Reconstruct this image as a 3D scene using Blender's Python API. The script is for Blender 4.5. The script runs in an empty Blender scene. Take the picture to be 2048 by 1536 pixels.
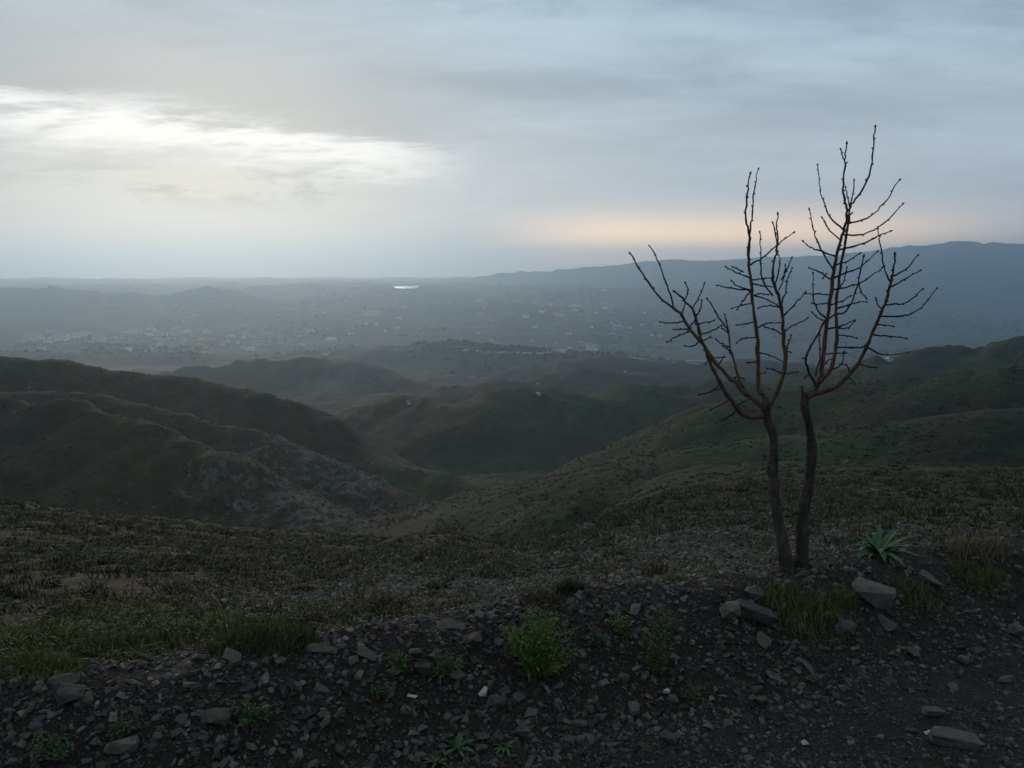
import bpy, bmesh, math, random
import numpy as np
from mathutils import Vector, Matrix, noise as mnoise

scene = bpy.context.scene
COL = scene.collection
rng = np.random.default_rng(7)
R = random.Random(11)

# ------------------------------------------------------------------ camera, world, sun, exposure
F = 1750.0            # focal length in pixels of the 2048 x 1536 photograph
PITCH = 0.1318        # camera tilted down
EYE = 1.6
cam_d = bpy.data.cameras.new('camera')
cam = bpy.data.objects.new('camera', cam_d)
COL.objects.link(cam)
cam_d.sensor_width = 36.0
cam_d.lens = 36.0 * F / 2048.0
cam_d.clip_start = 0.05
cam_d.clip_end = 60000
cam.location = (0, 0, EYE)
cam.rotation_euler = (math.pi / 2 - PITCH, 0, 0)
scene.camera = cam

scene.view_settings.view_transform = 'Standard'
scene.view_settings.look = 'None'
scene.view_settings.gamma = 1
scene.view_settings.exposure = 0.14
scene.view_settings.use_curve_mapping = False

SUN_AZ, SUN_EL = -0.33, math.radians(9)      # to the left of the view, behind the clouds
SUN_STRENGTH = 1.05
sun_d = bpy.data.lights.new('sun', 'SUN')
sun_d.energy = SUN_STRENGTH
sun_d.angle = math.radians(24)
sun_d.color = (1.0, 0.74, 0.50)
sun = bpy.data.objects.new('sun', sun_d)
COL.objects.link(sun)
sv = Vector((math.sin(SUN_AZ) * math.cos(SUN_EL), math.cos(SUN_AZ) * math.cos(SUN_EL), math.sin(SUN_EL)))
sun.rotation_euler = (-sv).to_track_quat('-Z', 'Y').to_euler()

cy = scene.cycles
cy.volume_bounces = 6
cy.max_bounces = 8
cy.diffuse_bounces = 2
cy.use_denoising = True
try:
    cy.denoiser = 'OPENIMAGEDENOISE'
except Exception:
    pass


class S:
    """a node socket with arithmetic, so that shaders read as formulas"""
    def __init__(s, nt, k): s.nt, s.k = nt, k
    def _m(s, op, *a, clamp=False):
        n = s.nt.nodes.new('ShaderNodeMath'); n.operation = op; n.use_clamp = clamp
        for i, v in enumerate((s,) + a):
            if isinstance(v, S): s.nt.links.new(v.k, n.inputs[i])
            else: n.inputs[i].default_value = v
        return S(s.nt, n.outputs[0])
    def __add__(s, o): return s._m('ADD', o)
    __radd__ = __add__
    def __mul__(s, o): return s._m('MULTIPLY', o)
    __rmul__ = __mul__
    def __sub__(s, o): return s._m('SUBTRACT', o)
    def __rsub__(s, o): return (s * -1.0) + o
    def __truediv__(s, o): return s._m('DIVIDE', o)
    def sat(s): return s._m('ADD', 0.0, clamp=True)
    def step(s, a, b, lo=0.0, hi=1.0):
        n = s.nt.nodes.new('ShaderNodeMapRange'); n.interpolation_type = 'SMOOTHSTEP'
        s.nt.links.new(s.k, n.inputs[0])
        for i, v in zip((1, 2, 3, 4), (a, b, lo, hi)): n.inputs[i].default_value = v
        return S(s.nt, n.outputs[0])
    def gauss(s, c, w):
        d = (s - c) * (1.0 / w)
        return (d * d * -1.0)._m('EXPONENT')


def val(nt, v):
    n = nt.nodes.new('ShaderNodeValue'); n.outputs[0].default_value = v
    return S(nt, n.outputs[0])


def xyz(nt, vec):
    n = nt.nodes.new('ShaderNodeSeparateXYZ'); nt.links.new(vec.k, n.inputs[0])
    return [S(nt, o) for o in n.outputs]


def comb(nt, x, y, z):
    n = nt.nodes.new('ShaderNodeCombineXYZ')
    for i, v in enumerate((x, y, z)):
        if isinstance(v, S): nt.links.new(v.k, n.inputs[i])
        else: n.inputs[i].default_value = v
    return S(nt, n.outputs[0])


def noise(nt, vec, scale, detail=4.0, rough=0.55, dist=0.0):
    n = nt.nodes.new('ShaderNodeTexNoise')
    nt.links.new(vec.k, n.inputs['Vector'])
    n.inputs['Scale'].default_value = scale
    n.inputs['Detail'].default_value = detail
    n.inputs['Roughness'].default_value = rough
    n.inputs['Distortion'].default_value = dist
    return S(nt, n.outputs['Fac'])


def mixc(nt, fac, a, b, mode='MIX'):
    n = nt.nodes.new('ShaderNodeMix'); n.data_type = 'RGBA'; n.blend_type = mode
    if isinstance(fac, S): nt.links.new(fac.k, n.inputs[0])
    else: n.inputs[0].default_value = fac
    for i, v in ((6, a), (7, b)):
        if isinstance(v, S): nt.links.new(v.k, n.inputs[i])
        else: n.inputs[i].default_value = (v[0], v[1], v[2], 1)
    return S(nt, n.outputs[2])


world = bpy.data.worlds.new('World')
scene.world = world
world.use_nodes = True
wt = world.node_tree
for n in list(wt.nodes): wt.nodes.remove(n)
w_out = wt.nodes.new('ShaderNodeOutputWorld')
bg = wt.nodes.new('ShaderNodeBackground')
wt.links.new(bg.outputs[0], w_out.inputs[0])
WORLD_STRENGTH = 0.1
bg.inputs[1].default_value = WORLD_STRENGTH
sky = wt.nodes.new('ShaderNodeTexSky')
sky.sky_type = 'NISHITA'
sky.sun_disc = False
sky.sun_elevation = SUN_EL
sky.sun_rotation = SUN_AZ
tc = wt.nodes.new('ShaderNodeTexCoord')
dirv = S(wt, tc.outputs['Generated'])
dx, dy, dz = xyz(wt, dirv)
az = dx._m('ARCTAN2', dy)                 # 0 ahead, positive to the right
el = dz._m('ARCSINE')
# cloud sheet seen in perspective: noise on a plane overhead
inv = 1.0 / 1.0
den = dz._m('MAXIMUM', 0.0) + 0.16
pl = comb(wt, dx / den, dy / den, 0.0)
n_big = noise(wt, comb(wt, dx / den * 0.55, dy / den, 0.3), 0.9, 5, 0.5, 0.3)
n_med = noise(wt, comb(wt, dx / den * 0.6, dy / den * 1.4, 3.1), 2.2, 6, 0.55, 0.4)
n_fin = noise(wt, comb(wt, dx / den, dy / den * 1.6, 7.7), 6.0, 6, 0.6, 0.2)
dark = (n_big * 0.58 + n_med * 0.32 + n_fin * 0.10).step(0.36, 0.57)
c_cloud = mixc(wt, dark, (0.45, 0.565, 0.66), (0.195, 0.28, 0.36))
# towards the horizon the sheet thins and the light turns grey, towards the sun it is whiter
sun_side = az.gauss(SUN_AZ - 0.1, 0.62)
low = el.step(0.02, 0.30, 1.0, 0.0)
c_low = mixc(wt, sun_side, (0.57, 0.63, 0.685), (0.60, 0.585, 0.58))
c1 = mixc(wt, low * (0.55 + n_med * 0.5), c_cloud, c_low)
# grey cloud bank above the break in front of the sun
wob = (n_med - 0.5) * 0.06 + (n_fin - 0.5) * 0.05
edge = el - (0.153 - (az + 0.33) * 0.075) + wob
bank = edge.step(-0.006, 0.018) * edge.step(0.02, 0.14, 1.0, 0.0) * az.step(0.02, -0.16) 
c2 = mixc(wt, bank * 0.75, c1, (0.32, 0.34, 0.36))
# the break itself
below = edge.step(0.010, -0.012)
brk = below * edge.step(-0.056, -0.012) * az.step(-0.02, -0.16) * az.step(-0.95, -0.55)
brk = brk * (n_fin * 0.9 + n_med * 0.9).step(0.55, 0.90)
c3 = mixc(wt, brk, c2, (0.93, 0.93, 0.92))
gl = el.gauss(0.095, 0.06) * az.gauss(-0.36, 0.30)
c4 = mixc(wt, gl * 0.28, c3, (0.72, 0.72, 0.71))
# small ragged dark clouds under the break
rag = noise(wt, comb(wt, az * 1.0, el * 3.0, 1.7), 9.0, 6, 0.62, 0.5)
ragm = rag.step(0.50, 0.62) * el.gauss(0.088, 0.022) * az.gauss(-0.32, 0.20)
c5 = mixc(wt, ragm, c4, (0.31, 0.32, 0.335))
# clear warm strip low on the right
strip = el.gauss(0.028, 0.027) * az.step(-0.07, 0.13) * az.step(0.62, 0.28)
c6 = mixc(wt, strip * 0.9, c5, (2.3, 1.52, 0.86))
c7 = mixc(wt, 1.0, c6, (10.0, 10.0, 10.0), 'MULTIPLY')
fin = mixc(wt, 0.95, S(wt, sky.outputs[0]), c7)
wt.links.new(fin.k, bg.inputs[0])

# ------------------------------------------------------------------ helpers

def link(name, me, parent=None):
    o = bpy.data.objects.new(name, me)
    COL.objects.link(o)
    if parent is not None: o.parent = parent
    return o


def tag(o, label=None, cat=None, group=None, kind=None):
    if label: o['label'] = label
    if cat: o['category'] = cat
    if group: o['group'] = group
    if kind: o['kind'] = kind
    return o


def empty(name, loc, rz=0.0):
    o = bpy.data.objects.new(name, None)
    COL.objects.link(o)
    o.location = loc
    o.rotation_euler = (0, 0, rz)
    o.empty_display_size = 0.1
    return o


def np_mesh(name, V, Fc, mat=None, smooth=False, nside=None):
    """mesh from vertex array and equal-length face index array"""
    me = bpy.data.meshes.new(name)
    V = np.asarray(V, np.float32); Fc = np.asarray(Fc, np.int32)
    k = Fc.shape[1]
    me.vertices.add(len(V)); me.vertices.foreach_set('co', V.ravel())
    me.loops.add(Fc.size); me.loops.foreach_set('vertex_index', Fc.ravel())
    me.polygons.add(len(Fc))
    me.polygons.foreach_set('loop_start', np.arange(0, Fc.size, k, dtype=np.int32))
    me.polygons.foreach_set('use_smooth', np.full(len(Fc), smooth, bool))
    me.update(calc_edges=True)
    me.validate()
    if mat: me.materials.append(mat)
    return me


def pix(px, py, Y):
    """the world point that lies Y metres ahead along the sight line of a photograph pixel"""
    u, v = (px - 1024) / F, (768 - py) / F
    c, s = math.cos(PITCH), math.sin(PITCH)
    k = Y / (c + v * s)
    return (u * k, Y, EYE + (-s + v * c) * k)


def ray(px, py):
    u, v = (px - 1024) / F, (768 - py) / F
    c, s = math.cos(PITCH), math.sin(PITCH)
    return np.array((u / (c + v * s), 1.0, (-s + v * c) / (c + v * s)))


def _hash(ix, iy, seed):
    h = (ix.astype(np.int64) * 374761393 + iy.astype(np.int64) * 668265263 + seed * 974711) & 0xFFFFFFFF
    h = ((h ^ (h >> 13)) * 1274126177) & 0xFFFFFFFF
    h = h ^ (h >> 16)
    return (h & 0xFFFF) / 32767.5 - 1.0


def vnoise(x, y, seed=0):
    ix, iy = np.floor(x), np.floor(y)
    fx, fy = x - ix, y - iy
    fx = fx * fx * fx * (fx * (fx * 6 - 15) + 10)
    fy = fy * fy * fy * (fy * (fy * 6 - 15) + 10)
    a = _hash(ix, iy, seed); b = _hash(ix + 1, iy, seed)
    c = _hash(ix, iy + 1, seed); d = _hash(ix + 1, iy + 1, seed)
    return (a * (1 - fx) + b * fx) * (1 - fy) + (c * (1 - fx) + d * fx) * fy


def fbm(x, y, octv=4, seed=0, gain=0.5):
    s = np.zeros_like(x); a = 1.0; tot = 0.0
    for i in range(octv):
        s += a * vnoise(x, y, seed + i * 17); tot += a
        x, y = x * 1.93 * 0.8 - y * 1.93 * 0.6, x * 1.93 * 0.6 + y * 1.93 * 0.8
        a *= gain
    return s / tot


def sstep(x, a, b):
    t = np.clip((x - a) / (b - a), 0, 1)
    return t * t * (3 - 2 * t)


def smax(a, b, k):
    m = np.maximum(a, b)
    d = np.maximum(k - np.abs(a - b), 0)
    return m + d * d / (4 * k)


# ------------------------------------------------------------------ the lie of the land
BA, BD = np.array((-1.75, 2.8)), np.array((4.25, 1.4))
BD = BD / np.linalg.norm(BD)
BN = np.array((-BD[1], BD[0]))


def bank_t(x, y):      # distance beyond the crest of the gravel bank
    t = (x - BA[0]) * BN[0] + (y - BA[1]) * BN[1]
    s = (x - BA[0]) * BD[0] + (y - BA[1]) * BD[1]
    return t + 0.07 * np.sin(s * 1.1 + 0.6) + 0.04 * np.sin(s * 2.7)


FLOOR = np.array([(0, 0), (60, -25), (100, -42), (150, -50), (200, -56), (260, -64), (330, -75.5), (450, -90), (600, -103), (1000, -130),
                  (1600, -165), (2200, -187), (3000, -165), (4500, -110), (6000, -112), (9000, -112), (12000, -132), (40000, -132)], float)
EDGE = [(-1400, 930, 75), (-400, 960, 70), (0, 1002, 60), (200, 1028, 52), (400, 1056, 43), (600, 1082, 34), (760, 1094, 29), (880, 1098, 28), (1000, 1094, 31), (1100, 1072, 38), (1200, 1025, 52),
        (1300, 972, 68), (1400, 948, 72), (1540, 936, 70), (1750, 938, 65), (2048, 944, 60), (2500, 940, 55), (3200, 930, 55)]
_e = [pix(*e) for e in EDGE]
_eu = np.array([p[0] / p[1] for p in _e]); _eq = np.array([(EYE - p[2]) / p[1] for p in _e]); _ey = np.array([p[1] for p in _e])
_uu = np.linspace(-1.5, 1.5, 601)
_ker = np.exp(-np.linspace(-2, 2, 17) ** 2); _ker /= _ker.sum()
_pad = lambda a: np.convolve(np.pad(a, 8, mode='edge'), _ker, mode='valid')
_Q, _YS = _pad(np.interp(_uu, _eu, _eq)), _pad(np.interp(_uu, _eu, _ey))

RIDGES = [  # crest points (photo pixel of the skyline, metres ahead), slope towards us, slope away, rounding
    ('R1', [(-700, 690, 250), (0, 718, 260), (330, 745, 270), (450, 775, 270), (560, 805, 265), (640, 845, 258), (720, 888, 248), (800, 928, 238), (930, 982, 215), (1000, 1012, 195)], .46, .75, 8),
    ('S1', [(-700, 740, 175), (0, 785, 166), (130, 806, 162), (300, 854, 155), (400, 890, 150), (500, 930, 143), (650, 1005, 130), (800, 1072, 113), (850, 1098, 102)], .43, .8, 5),
    ('S2', [(-500, 755, 222), (150, 790, 216), (300, 822, 212), (420, 848, 209), (520, 868, 206), (600, 888, 200), (720, 938, 188), (850, 1000, 165), (915, 1045, 138), (900, 1085, 112)], .40, .85, 4),
    ('T1a', [(885, 1110, 90), (1000, 1066, 86), (1120, 1008, 79), (1250, 970, 75), (1400, 950, 72)], .33, .9, 4),
    ('T1b', [(1330, 935, 100), (1450, 900, 104), (1600, 876, 106), (1800, 845, 104), (2048, 815, 100), (2600, 770, 95)], .30, .35, 6),
    ('T2', [(1070, 1030, 185), (1120, 985, 192), (1200, 934, 198), (1300, 875, 198), (1420, 810, 190), (1520, 782, 182), (1700, 772, 172), (1850, 760, 162), (1950, 742, 155), (2048, 730, 150), (2700, 690, 140)], .42, 1.0, 6),
    ('T3', [(1380, 765, 430), (1500, 748, 420), (1640, 735, 410), (1760, 722, 400), (1870, 714, 390), (1960, 692, 380), (2048, 680, 370), (2700, 640, 340)], .34, .4, 14),
    ('M1', [(640, 842, 430), (740, 818, 420), (850, 797, 410), (960, 781, 400), (1040, 782, 398), (1110, 801, 400), (1170, 797, 405), (1260, 786, 410), (1340, 788, 410), (1420, 795, 410), (1600, 800, 420)], .30, .4, 16),
    ('M1s', [(1040, 782, 398), (1000, 840, 372), (975, 890, 350)], .28, .28, 12),
    ('M1t', [(1260, 786, 410), (1220, 850, 372), (1190, 900, 345)], .28, .28, 12),
    ('M2', [(660, 835, 720), (760, 802, 700), (870, 776, 680), (950, 771, 680), (1060, 766, 690), (1150, 746, 740), (1250, 739, 780), (1340, 750, 800), (1500, 752, 800)], .26, .32, 22),
    ('M3', [(250, 752, 900), (380, 735, 900), (480, 720, 905), (560, 713, 900), (700, 722, 880), (780, 750, 850), (845, 792, 800)], .40, .4, 16),
    ('M3s', [(700, 722, 880), (660, 770, 800), (640, 810, 740)], .4, .4, 10),
    ('M4', [(560, 712, 1450), (700, 700, 1420), (800, 688, 1400), (870, 683, 1400), (960, 694, 1350), (1100, 702, 1300), (1230, 708, 1220), (1330, 722, 1150), (1420, 730, 1080)], .20, .26, 40),
    ('M5', [(1150, 722, 1000), (1220, 714, 1010), (1300, 716, 1010), (1400, 724, 1000), (1560, 722, 990)], .24, .3, 25),
    ('M6', [(-400, 690, 1500), (0, 700, 1500), (200, 706, 1500), (380, 712, 1480), (500, 722, 1440)], .2, .25, 40),
    ('F1', [(-700, 570, 3400), (-200, 582, 3400), (0, 579, 3500), (90, 574, 3500), (170, 580, 3500), (250, 582, 3600), (330, 588, 3700), (430, 578, 3700), (500, 590, 3750), (600, 606, 3700)], .2, .3, 60),
    ('F2', [(-600, 556, 9600), (60, 563, 9600), (130, 556, 9500), (250, 559, 9500), (400, 563, 9600), (700, 561, 9700)], .14, .2, 150),
    ('F3', [(870, 566, 7200), (940, 556, 7100), (1000, 546, 7000), (1080, 543, 6900), (1150, 536, 6800), (1220, 530, 6650), (1290, 522, 6500), (1360, 518, 6300), (1430, 519, 6200), (1500, 514, 6100), (1580, 512, 6000),
            (1640, 513, 5900), (1700, 507, 5800), (1740, 503, 5650), (1780, 497, 5500), (1830, 490, 5300), (1880, 489, 5250), (1930, 485, 5200), (2048, 488, 5200), (2500, 490, 5400), (3000, 510, 5600)], .24, .3, 50),
    ('F3s', [(1580, 512, 6000), (1480, 560, 4700), (1400, 600, 3900)], .2, .2, 50),
    ('F3t', [(1930, 485, 5200), (1800, 560, 4000), (1720, 610, 3300)], .2, .2, 50),
]
_seg = []
for nm, pts, s0, s1, w in RIDGES:
    P3 = [pix(*p) for p in pts]
    for a, b in zip(P3[:-1], P3[1:]):
        _seg.append((a, b, s0, s1, w))

LAKE = np.array(pix(814, 574, 4550))


def tents(x, y, base, K):
    h = base
    yl, yh = float(y.min()), float(y.max())
    xl, xh = float(x.min()), float(x.max())
    by = {}
    i = 0
    for nm, pts, s0, s1, w in RIDGES:
        best = None
        for _ in range(len(pts) - 1):
            a, b, s0, s1, w = _seg[i]; i += 1
            m = 1100.0 + w * 4
            if max(a[1], b[1]) < yl - m or min(a[1], b[1]) > yh + m or max(a[0], b[0]) < xl - m or min(a[0], b[0]) > xh + m:
                continue
            ex, ey = b[0] - a[0], b[1] - a[1]
            L2 = ex * ex + ey * ey
            t = np.clip(((x - a[0]) * ex + (y - a[1]) * ey) / L2, 0, 1)
            qx, qy = x - (a[0] + t * ex), y - (a[1] + t * ey)
            r = np.sqrt(qx * qx + qy * qy) + 1e-6
            side = 0.5 + 0.5 * (-ey * qx + ex * qy) / (math.sqrt(L2) * r) * (1 if ex > 0 else -1)
            sl = s0 + (s1 - s0) * side
            z = a[2] + t * (b[2] - a[2]) - sl * (np.sqrt(r * r + w * w) - w)
            best = z if best is None else np.maximum(best, z)
        if best is not None:
            h = smax(h, best, K)
    return h


def H(x, y):
    x = np.asarray(x, float); y = np.asarray(y, float)
    r = np.hypot(x, y)
    t = bank_t(x, y)
    Ye = np.maximum(y, 0.45 * r) + 1e-6
    u = np.clip(x / Ye, -1.4, 1.4)
    # road side
    front = 0.25 * sstep(t, -0.62, -0.04)
    up = np.maximum(-t - 5.5, 0)
    road = front + 24 * (1 - np.exp(-0.16 * up / 24)) + 0.012 * fbm(x * 1.3, y * 1.3, 3, 5)
    # far side: near slope down to the edge of the first brow
    qE, YS = np.interp(u, _uu, _Q), np.interp(u, _uu, _YS)
    Y0 = np.interp(u, (-.6, 0, .6), (3.45, 4.15, 4.9))
    q0 = np.interp(u, (-.6, -.25, 0, .35, .6), (.462, .42, .395, .372, .35))
    s = np.log(np.maximum(Ye, Y0) / Y0) / np.log(YS / Y0)
    sc = np.clip(s, 0, 1)
    q = qE + (q0 - qE) * (1 - sc) ** 2.3
    zn = EYE - q * np.clip(Ye, Y0, YS)
    lip = np.exp(-((Ye - 46) / 16.0) ** 2) * sstep(u, -.17, -.06) * (1 - sstep(u, .2, .36))
    zn = zn - .5 * lip
    drop = np.interp(u, (-.5, -.15, -.085, -.03, .2, .6), (.6, .6, .3, .45, .55, .55))
    ov = np.maximum(Ye - YS, 0)
    wdt = 4.0
    zn = zn - drop * (np.sqrt(ov * ov + wdt * wdt) - wdt)
    K = np.clip(0.03 * r, 0.5, 14)
    fl = np.interp(Ye, FLOOR[:, 0], FLOOR[:, 1]) - 0.6
    # gentle valley sides under the ridges, rolling plain further out
    amp = np.interp(r, (60, 300, 900, 2000, 4000, 12000), (.2, 3, 9, 15, 20, 22))
    lk = 1 - np.exp(-(((x - LAKE[0]) / 300) ** 2 + ((y - LAKE[1]) / 700) ** 2) ** 1.5)
    roll = fbm(x / 430.0, y / 430.0, 5, 31, .5)
    roll2 = 1 - np.abs(fbm(x / 900.0 + 3, y / 900.0, 3, 77, .5)) * 2.2
    fl = fl + amp * lk * (roll * 1.0 + roll2 * .7 - .35)
    fl = LAKE[2] * (1 - lk) + fl * lk
    z = np.where(Ye < YS * .93, zn, smax(zn, fl, K * .6))
    far = Ye > 36
    if far.any():
        base = z[far] if z.ndim else z
        out = z.copy()
        xx, yy, bb, kk, rr = x[far], y[far], z[far], K[far], r[far]
        order = np.argsort(yy, kind='stable')
        ch = max(600, len(order) // 40)
        res = np.empty_like(bb)
        for i in range(0, len(order), ch):
            ii = order[i:i + ch]
            res[ii] = tents(xx[ii], yy[ii], bb[ii], np.clip(kk[ii] * .55, .5, 12))
        out[far] = res
        z = np.where(lk > .5, out, z)
    # gullies and hummocks on the slopes
    sg = 1 - np.abs(fbm(x / 34.0 + .4 * fbm(x / 60., y / 60., 2, 8), y / 60.0, 4, 53, .55)) * 3.0
    d5 = (np.clip(sg, -1, 1) - .5) * np.interp(r, (110, 160, 260, 450, 900, 1500), (0, .9, 2.4, 5.0, 3.6, 0)) * .8
    rf = np.exp(-((x + 28) / 34) ** 2 - ((y - 152) / 40) ** 2)
    lf = np.exp(-((x + 62) / 45) ** 2 - ((y - 150) / 45) ** 2)
    d5 = d5 + lf * (np.abs(fbm((x * .9 - y * .35) / 15.0, (x * .35 + y * .9) / 42.0, 4, 63, .55)) - .25) * 7.0
    st = (x * .8 + y * .25) / 7.0 + .8 * fbm(x / 20, y / 20, 3, 58)
    d5 = d5 + rf * (1.5 * np.abs((st % 1.0) - .5) * 2 * (.4 + .6 * (fbm(x / 12, y / 12, 3, 59) > -.1)) + 1.3 * np.abs(fbm(x / 5, y / 5, 4, 57, .6)) - 1.2)
    d1 = fbm(x / 26.0, y / 26.0, 4, 3, .5) * np.interp(r, (8, 40, 120, 400, 1500), (0, .25, .9, 1.6, 0))
    d2 = (np.abs(fbm(x / 70.0, y / 70.0, 4, 13, .5)) - .25) * np.interp(r, (60, 150, 400, 1200, 5000), (0, 1.6, 5.0, 9.0, 9.0)) * lk
    d4 = (np.abs(fbm(x / 260.0, y / 260.0, 5, 19, .55)) - .25) * np.interp(r, (600, 1500, 4000, 12000), (0, 12.0, 34.0, 30.0)) * lk
    d3 = fbm(x / 1.7, y / 1.7, 4, 23, .55) * np.interp(r, (4, 7, 20, 60, 200), (.0, .07, .18, .25, .2))
    wv = sstep(t, .3, 1.6)
    z = z + (d1 + d2 + d3 + d4 + d5) * wv
    back = 0.25 - 0.55 * (np.sqrt(np.maximum(t, 0) ** 2 + .02) - .1414)
    zb = np.where(t > .0, smax(np.where(t > 12, -999.0, back), z, .08), road)
    crest_b = .05 * fbm(x * 2.3, y * 2.3, 3, 41) * np.exp(-((t + .1) / .5) ** 2)
    fine = .012 * fbm(x * 9, y * 9, 3, 43) * np.exp(-(t / 2.0) ** 2)
    return zb + crest_b + fine


_ds = np.geomspace(1.2, 11000, 430)


def hit(px, py):
    """where the sight line of a photograph pixel meets the land"""
    d = ray(px, py)
    lo, hi, n = None, None, 0
    ds = _ds if py < 1085 else _ds[:180]
    for it in range(3):
        X, Yv, Z = d[0] * ds, ds, EYE + d[2] * ds
        below = np.nonzero(Z < H(X, Yv))[0]
        if not len(below): return None
        k = below[0]
        if k == 0: break
        ds = np.linspace(ds[k - 1], ds[k], 9)
    return Vector((X[k], Yv[k], float(H(X[k:k + 1], Yv[k:k + 1])[0])))


def hz(x, y):
    return float(H(np.array([x]), np.array([y]))[0])


# ------------------------------------------------------------------ materials
MAT = {}


def new_mat(name):
    m = bpy.data.materials.new(name); m.use_nodes = True
    nt = m.node_tree
    b = nt.nodes['Principled BSDF']
    b.inputs['Roughness'].default_value = 0.9
    b.inputs['Specular IOR Level'].default_value = 0.2
    MAT[name] = m
    return m, nt, b


def obj_co(nt):
    n = nt.nodes.new('ShaderNodeTexCoord')
    return S(nt, n.outputs['Object'])


def geo_pos(nt):
    n = nt.nodes.new('ShaderNodeNewGeometry')
    return S(nt, n.outputs['Position']), S(nt, n.outputs['Random Per Island']), S(nt, n.outputs['Normal'])


def attr(nt, name):
    n = nt.nodes.new('ShaderNodeAttribute'); n.attribute_name = name
    return S(nt, n.outputs['Fac'])


def bump(nt, b, h, strength=0.6, dist=0.05):
    n = nt.nodes.new('ShaderNodeBump')
    n.inputs['Strength'].default_value = strength
    n.inputs['Distance'].default_value = dist
    nt.links.new(h.k, n.inputs['Height'])
    nt.links.new(n.outputs[0], b.inputs['Normal'])


def ramp(nt, fac, stops):
    n = nt.nodes.new('ShaderNodeValToRGB')
    cr = n.color_ramp
    while len(cr.elements) < len(stops): cr.elements.new(0.5)
    for e, (p, c) in zip(cr.elements, stops):
        e.position = p; e.color = (c[0], c[1], c[2], 1)
    nt.links.new(fac.k, n.inputs[0])
    return S(nt, n.outputs[0])


def land_material():
    m, nt, b = new_mat('hill_land')
    P = obj_co(nt)
    rock, green = attr(nt, 'rock'), attr(nt, 'green')
    n300 = noise(nt, P, 1 / 160.0, 5, .6)
    n30 = noise(nt, P, 1 / 22.0, 6, .6)
    n3 = noise(nt, P, 1 / 2.2, 6, .65)
    n04 = noise(nt, P, 1 / .35, 4, .7)
    n01 = noise(nt, P, 1 / .06, 5, .75)
    soil = ramp(nt, n04 * .3 + n3 * .25 + n01 * .45, [(.3, (0.0250, 0.0175, 0.0112)), (.5, (0.0475, 0.0325, 0.0213)), (.7, (0.0775, 0.0600, 0.0425))])
    dry = ramp(nt, n3 * .35 + n04 * .25 + n01 * .4, [(.3, (0.0275, 0.0238, 0.0112)), (.55, (0.0500, 0.0425, 0.0187)), (.75, (0.0850, 0.0700, 0.0312))])
    grn = ramp(nt, n3 * .35 + n04 * .25 + n01 * .4, [(.3, (0.0156, 0.0247, 0.0104)), (.55, (0.0338, 0.0559, 0.0208)), (.75, (0.0624, 0.0884, 0.0325))])
    rk = ramp(nt, n3 * .45 + n04 * .55, [(.32, (0.0266, 0.0250, 0.0235)), (.5, (0.0665, 0.0641, 0.0602)), (.68, (0.1408, 0.1368, 0.1291))])
    veg = mixc(nt, (n30 * .8 + n3 * .5 + n300 * .4 + green * .9 - .98).step(-.12, .22), dry, grn)
    base = mixc(nt, (n3 * .9 + n30 * .5 + n04 * .5 - .35).step(.32, .62), soil, veg)
    n55 = noise(nt, P, 1 / 48.0, 6, .65, .6)
    base = mixc(nt, n55.step(.47, .60) * .7, base, (.017, .019, .011))
    base = mixc(nt, (noise(nt, P, 1 / 31.0, 6, .7, .8) * .7 + n3 * .3).step(.55, .64) * .6, base, (.050, .041, .030))
    n4 = noise(nt, P, 1 / 4.5, 5, .75)
    base = mixc(nt, (n4 * .8 + n30 * .3).step(.50, .64) * .65, base, (.016, .016, .010))
    base = mixc(nt, (n4 * .7 + n3 * .3).step(.47, .36) * .45, base, (.072, .060, .042))
    darkb = (noise(nt, P, 1 / .9, 3, .7) * .6 + n30 * .4).step(.56, .63)
    spk = (noise(nt, P, 1 / .45, 3, .75) * .55 + n3 * .45).step(.50, .60)
    base = mixc(nt, spk * .55, base, (.020, .019, .012))
    base = mixc(nt, darkb * .7, base, (.014, .014, .009))
    strata = noise(nt, comb(nt, xyz(nt, P)[0] * .5 + xyz(nt, P)[1] * .35, xyz(nt, P)[1] * .08, xyz(nt, P)[2] * .3), 1.1, 5, .7, .6)
    rkm = (rock * .95 + (n3 - .5) * 1.7 + (n30 - .5) * 1.7 + (strata - .5) * 1.6 + (n04 - .5) * .8 - .55).step(-.05, .22)
    colr = mixc(nt, rkm, base, rk)
    # pale field tracks and bare earth far out on the plain
    nt.links.new(colr.k, b.inputs['Base Color'])
    b.inputs['Specular IOR Level'].default_value = 0.12
    hgt = n30 * 2.0 + n3 * .45 + n04 * .08 + noise(nt, P, 1 / .08, 3, .6) * .02
    bump(nt, b, hgt + strata * rock * 1.2 + n4 * .9 + n01 * .03, .85, 1.0)
    return m


def plain_material():
    m, nt, b = new_mat('plain_land')
    P = obj_co(nt)
    big = noise(nt, P, 1 / 900.0, 5, .6)
    mid = noise(nt, P, 1 / 160.0, 6, .65)
    sm = noise(nt, P, 1 / 22.0, 5, .7)
    c = ramp(nt, mid * .55 + sm * .45, [(.36, (.012, .016, .010)), (.46, (.024, .029, .018)), (.54, (.052, .050, .036)), (.64, (.13, .115, .088))])
    w = mixc(nt, (big * .7 + sm * .5).step(.52, .68), c, (.020, .026, .017))
    pale = (noise(nt, P, 1 / 60.0, 5, .75) * .6 + sm * .4).step(.60, .66)
    w = mixc(nt, pale * .8, w, (.25, .22, .18))
    rock = attr(nt, 'rock')
    w = mixc(nt, (rock + (sm - .5) * 1.6 - .45).step(0, .3), w, (.17, .165, .16))
    nt.links.new(w.k, b.inputs['Base Color'])
    bump(nt, b, mid * 18.0 + sm * 5.0, .6, 1.0)
    return m


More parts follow.
